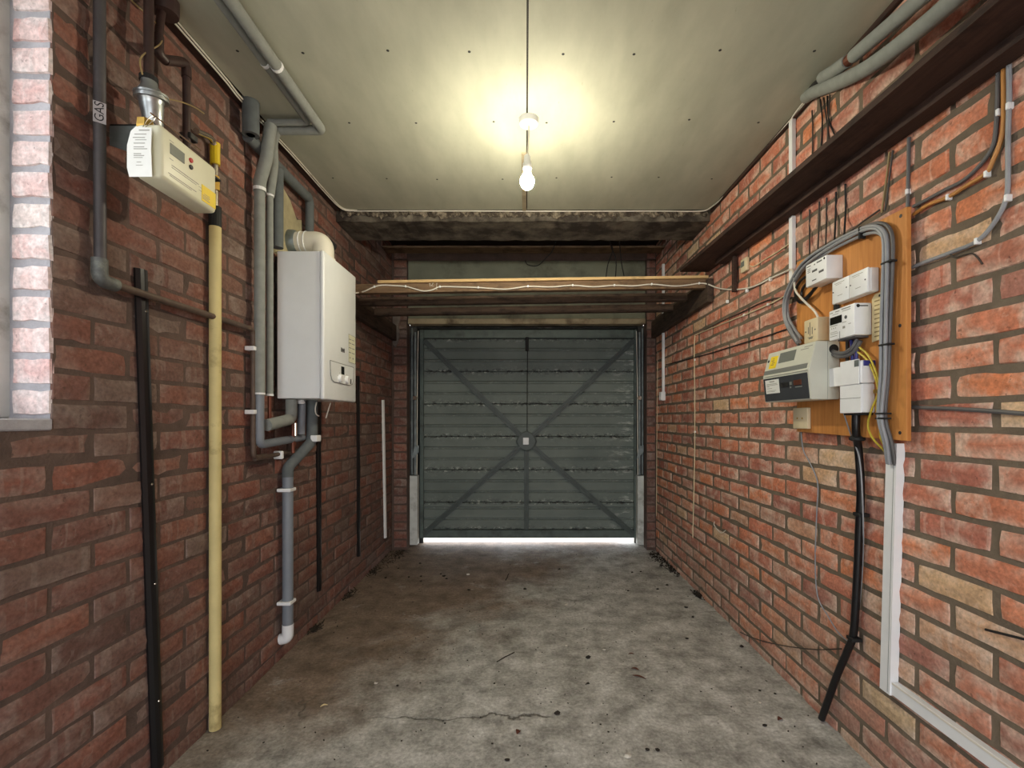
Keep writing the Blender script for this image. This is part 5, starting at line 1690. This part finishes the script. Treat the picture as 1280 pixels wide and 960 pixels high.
for px, py, L, w, a, lab in ((799, 847, .062, .006, 2.6, 'long curled red brown leaf lying on the bare concrete'), (794, 837, .036, .006, 2.7, 'dark curled leaf just behind the long red brown one'),
                             (789, 818, .028, .004, 3.1, 'thin dark leaf lying farther from the long red brown one'), (648, 916, .022, .010, 1.1, 'small red brown leaf flake near the middle of the floor'),
                             (975, 900, .024, .009, .4, 'small red brown leaf close to the foot of the supply cable'), (405, 883, .028, .005, .5, 'pale curled husk on the brown earth near the yellow pipe')):
    obj('dry_leaf', leafmesh(on_floor(px, py), L, w, a), M['leaf' if 'husk' not in lab else 'oldpaper'], label=lab, cat='leaf')
for a, b_, r, lab in (((621, 828), (643, 816), .0022, 'thin dark twig lying near the middle of the floor'), ((632, 726), (636, 718), .004, 'short dark twig on the brown floor towards the door'),
                      ((400, 750), (420, 738), .004, 'pale straw stalk along the foot of the wall with the boiler')):
    p0, p1 = on_floor(*a), on_floor(*b_)
    up = Vector((0, 0, r))
    obj('twig', tube(new_bm(), smooth_path([p0 + up, p0.lerp(p1, .4) + up * 1.6 + Vector((.004, .006, 0)), p0.lerp(p1, .6) + up * 1.5, p1 + up]), r, 6), M['twig' if 'dark' in lab else 'oldpaper'], label=lab, cat='twig')


def crumb(o, s, rng):
    b = new_bm()
    bmesh.ops.create_icosphere(b, subdivisions=1, radius=1.0)
    for v in b.verts:
        k = rng.uniform(.7, 1.25)
        v.co = o + Vector((v.co.x * s * k, v.co.y * s * k * .8, max(0, v.co.z * .45 + .35) * s * k))
    return b


for px, py, sz, lab in ((735, 823, .014, 'largest dark crumb of soil, near the thin leaf on the concrete'), (859, 799, .011, 'dark crumb of soil on the concrete in front of the trailing brown wire'),
                        (927, 809, .012, 'dark crumb of soil right under the trailing brown wire'), (735, 855, .008, 'small dark crumb of soil below the largest one'),
                        (696, 893, .013, 'dark soil clot at the end of the crack across the floor'), (634, 951, .009, 'dark crumb of soil nearest the camera in the middle of the floor'),
                        (809, 938, .009, 'farther from the supply cable of two dark crumbs side by side'), (822, 939, .009, 'closer to the supply cable of two dark crumbs side by side'),
                        (956, 908, .010, 'dark crumb of soil beside the small red brown leaf by the cable foot'), (555, 721, .014, 'dark crumb of soil on the brown earth facing the door'),
                        (525, 705, .012, 'dark crumb of soil near the white post block on the boiler side'), (656, 737, .013, 'dark crumb of soil near the short twig by the door'),
                        (858, 760, .013, 'dark crumb of soil along the meter wall, halfway to the door'), (822, 737, .012, 'dark crumb of soil near the dark litter by the meter wall')):
    obj('soil_crumb', crumb(on_floor(px, py), sz, R), M['crumb'], label=lab, cat='crumb')
for px, py, sz, lab in ((470, 855, .009, 'white chip alone on the brown earth by the boiler side'), (755, 813, .009, 'white chip between the largest crumb and the thin leaf'), (708, 808, .008, 'white chip left of the largest dark crumb'),
                        (785, 947, .012, 'white chip nearest the camera, beside the paired crumbs'), (585, 719, .014, 'white chip on the brown earth close to the door'), (708, 757, .012, 'white chip in the middle of the floor'),
                        (950, 879, .008, 'white chip near the foot of the supply cable')):
    obj('paint_chip', crumb(on_floor(px, py), sz, R), M['chip'], label=lab, cat='chip')
bm = new_bm()
for px, py, sz in ((551, 718, .010), (558, 724, .011), (511, 722, .010), (526, 721, .009), (526, 727, .010), (866, 772, .010), (834, 732, .011), (785, 739, .010), (790, 716, .011), (801, 715, .010), (482, 723, .013), (699, 712, .011),
                   (497, 858, .007), (618, 855, .006), (950, 864, .007), (969, 868, .007), (586, 738, .012), (498, 711, .010)):
    t_ = crumb(on_floor(px, py), sz, R)
    me_ = bpy.data.meshes.new('speck')
    t_.to_mesh(me_)
    t_.free()
    bm.from_mesh(me_)
    bpy.data.meshes.remove(me_)
obj('soil_specks', bm, M['crumb'], label='tiny specks of dark soil strewn over the floor', cat='soil', kind='stuff')


def litter(name, spots, n, lab, m, seed):
    rg = random.Random(seed)
    b = new_bm()
    for _ in range(n):
        x, y, sp = rg.choice(spots)
        o = Vector((x + rg.gauss(0, sp * .5), y + rg.gauss(0, sp * 1.6), FZ))
        o.x = min(max(o.x, XL + .015), XR - .015)
        o.y = min(o.y, 4.15)
        a = rg.uniform(0, PI)
        d = Vector((math.cos(a), math.sin(a), rg.uniform(-.1, .5))).normalized()
        L = rg.uniform(.008, .035)
        s = d.cross(VZ).normalized()
        obox(b, o + VZ * rg.uniform(0, .008), d, s, d.cross(s), L, rg.uniform(.002, .008), .0015)
    return obj(name, b, M[m], label=lab, cat='litter', kind='stuff')


litter('leaf_litter', [(XR - .04, 3.85, .06), (XR - .03, 3.6, .04), (XR - .05, 4.0, .05), (XR - .02, 3.1, .02)], 330, 'dark leaf litter gathered at the foot of the meter board wall near the door', 'crumb', 3)
litter('leaf_litter', [(XL + .05, 3.95, .08), (XL + .03, 3.6, .035), (XL + .02, 3.1, .03), (XL + .02, 2.6, .025), (XL + .10, 4.05, .06)], 300, 'dark leaf litter and straw along the foot of the boiler wall near the door', 'twig', 4)
rg = random.Random(9)
bm = new_bm()
for _ in range(420):
    o = Vector((rg.uniform(XL + .05, XR - .05), rg.uniform(1.5, 4.3), FZ))
    s = rg.uniform(.0015, .0045)
    obox(bm, o, Vector((1, rg.uniform(-1, 1), 0)).normalized(), Vector((rg.uniform(-1, 1) * .2, 1, 0)).normalized(), VZ, s * 1.6, s, s * .6)
obj('floor_grit', bm, M['crumb'], label='fine dark grit strewn over the concrete floor', cat='grit', kind='stuff')
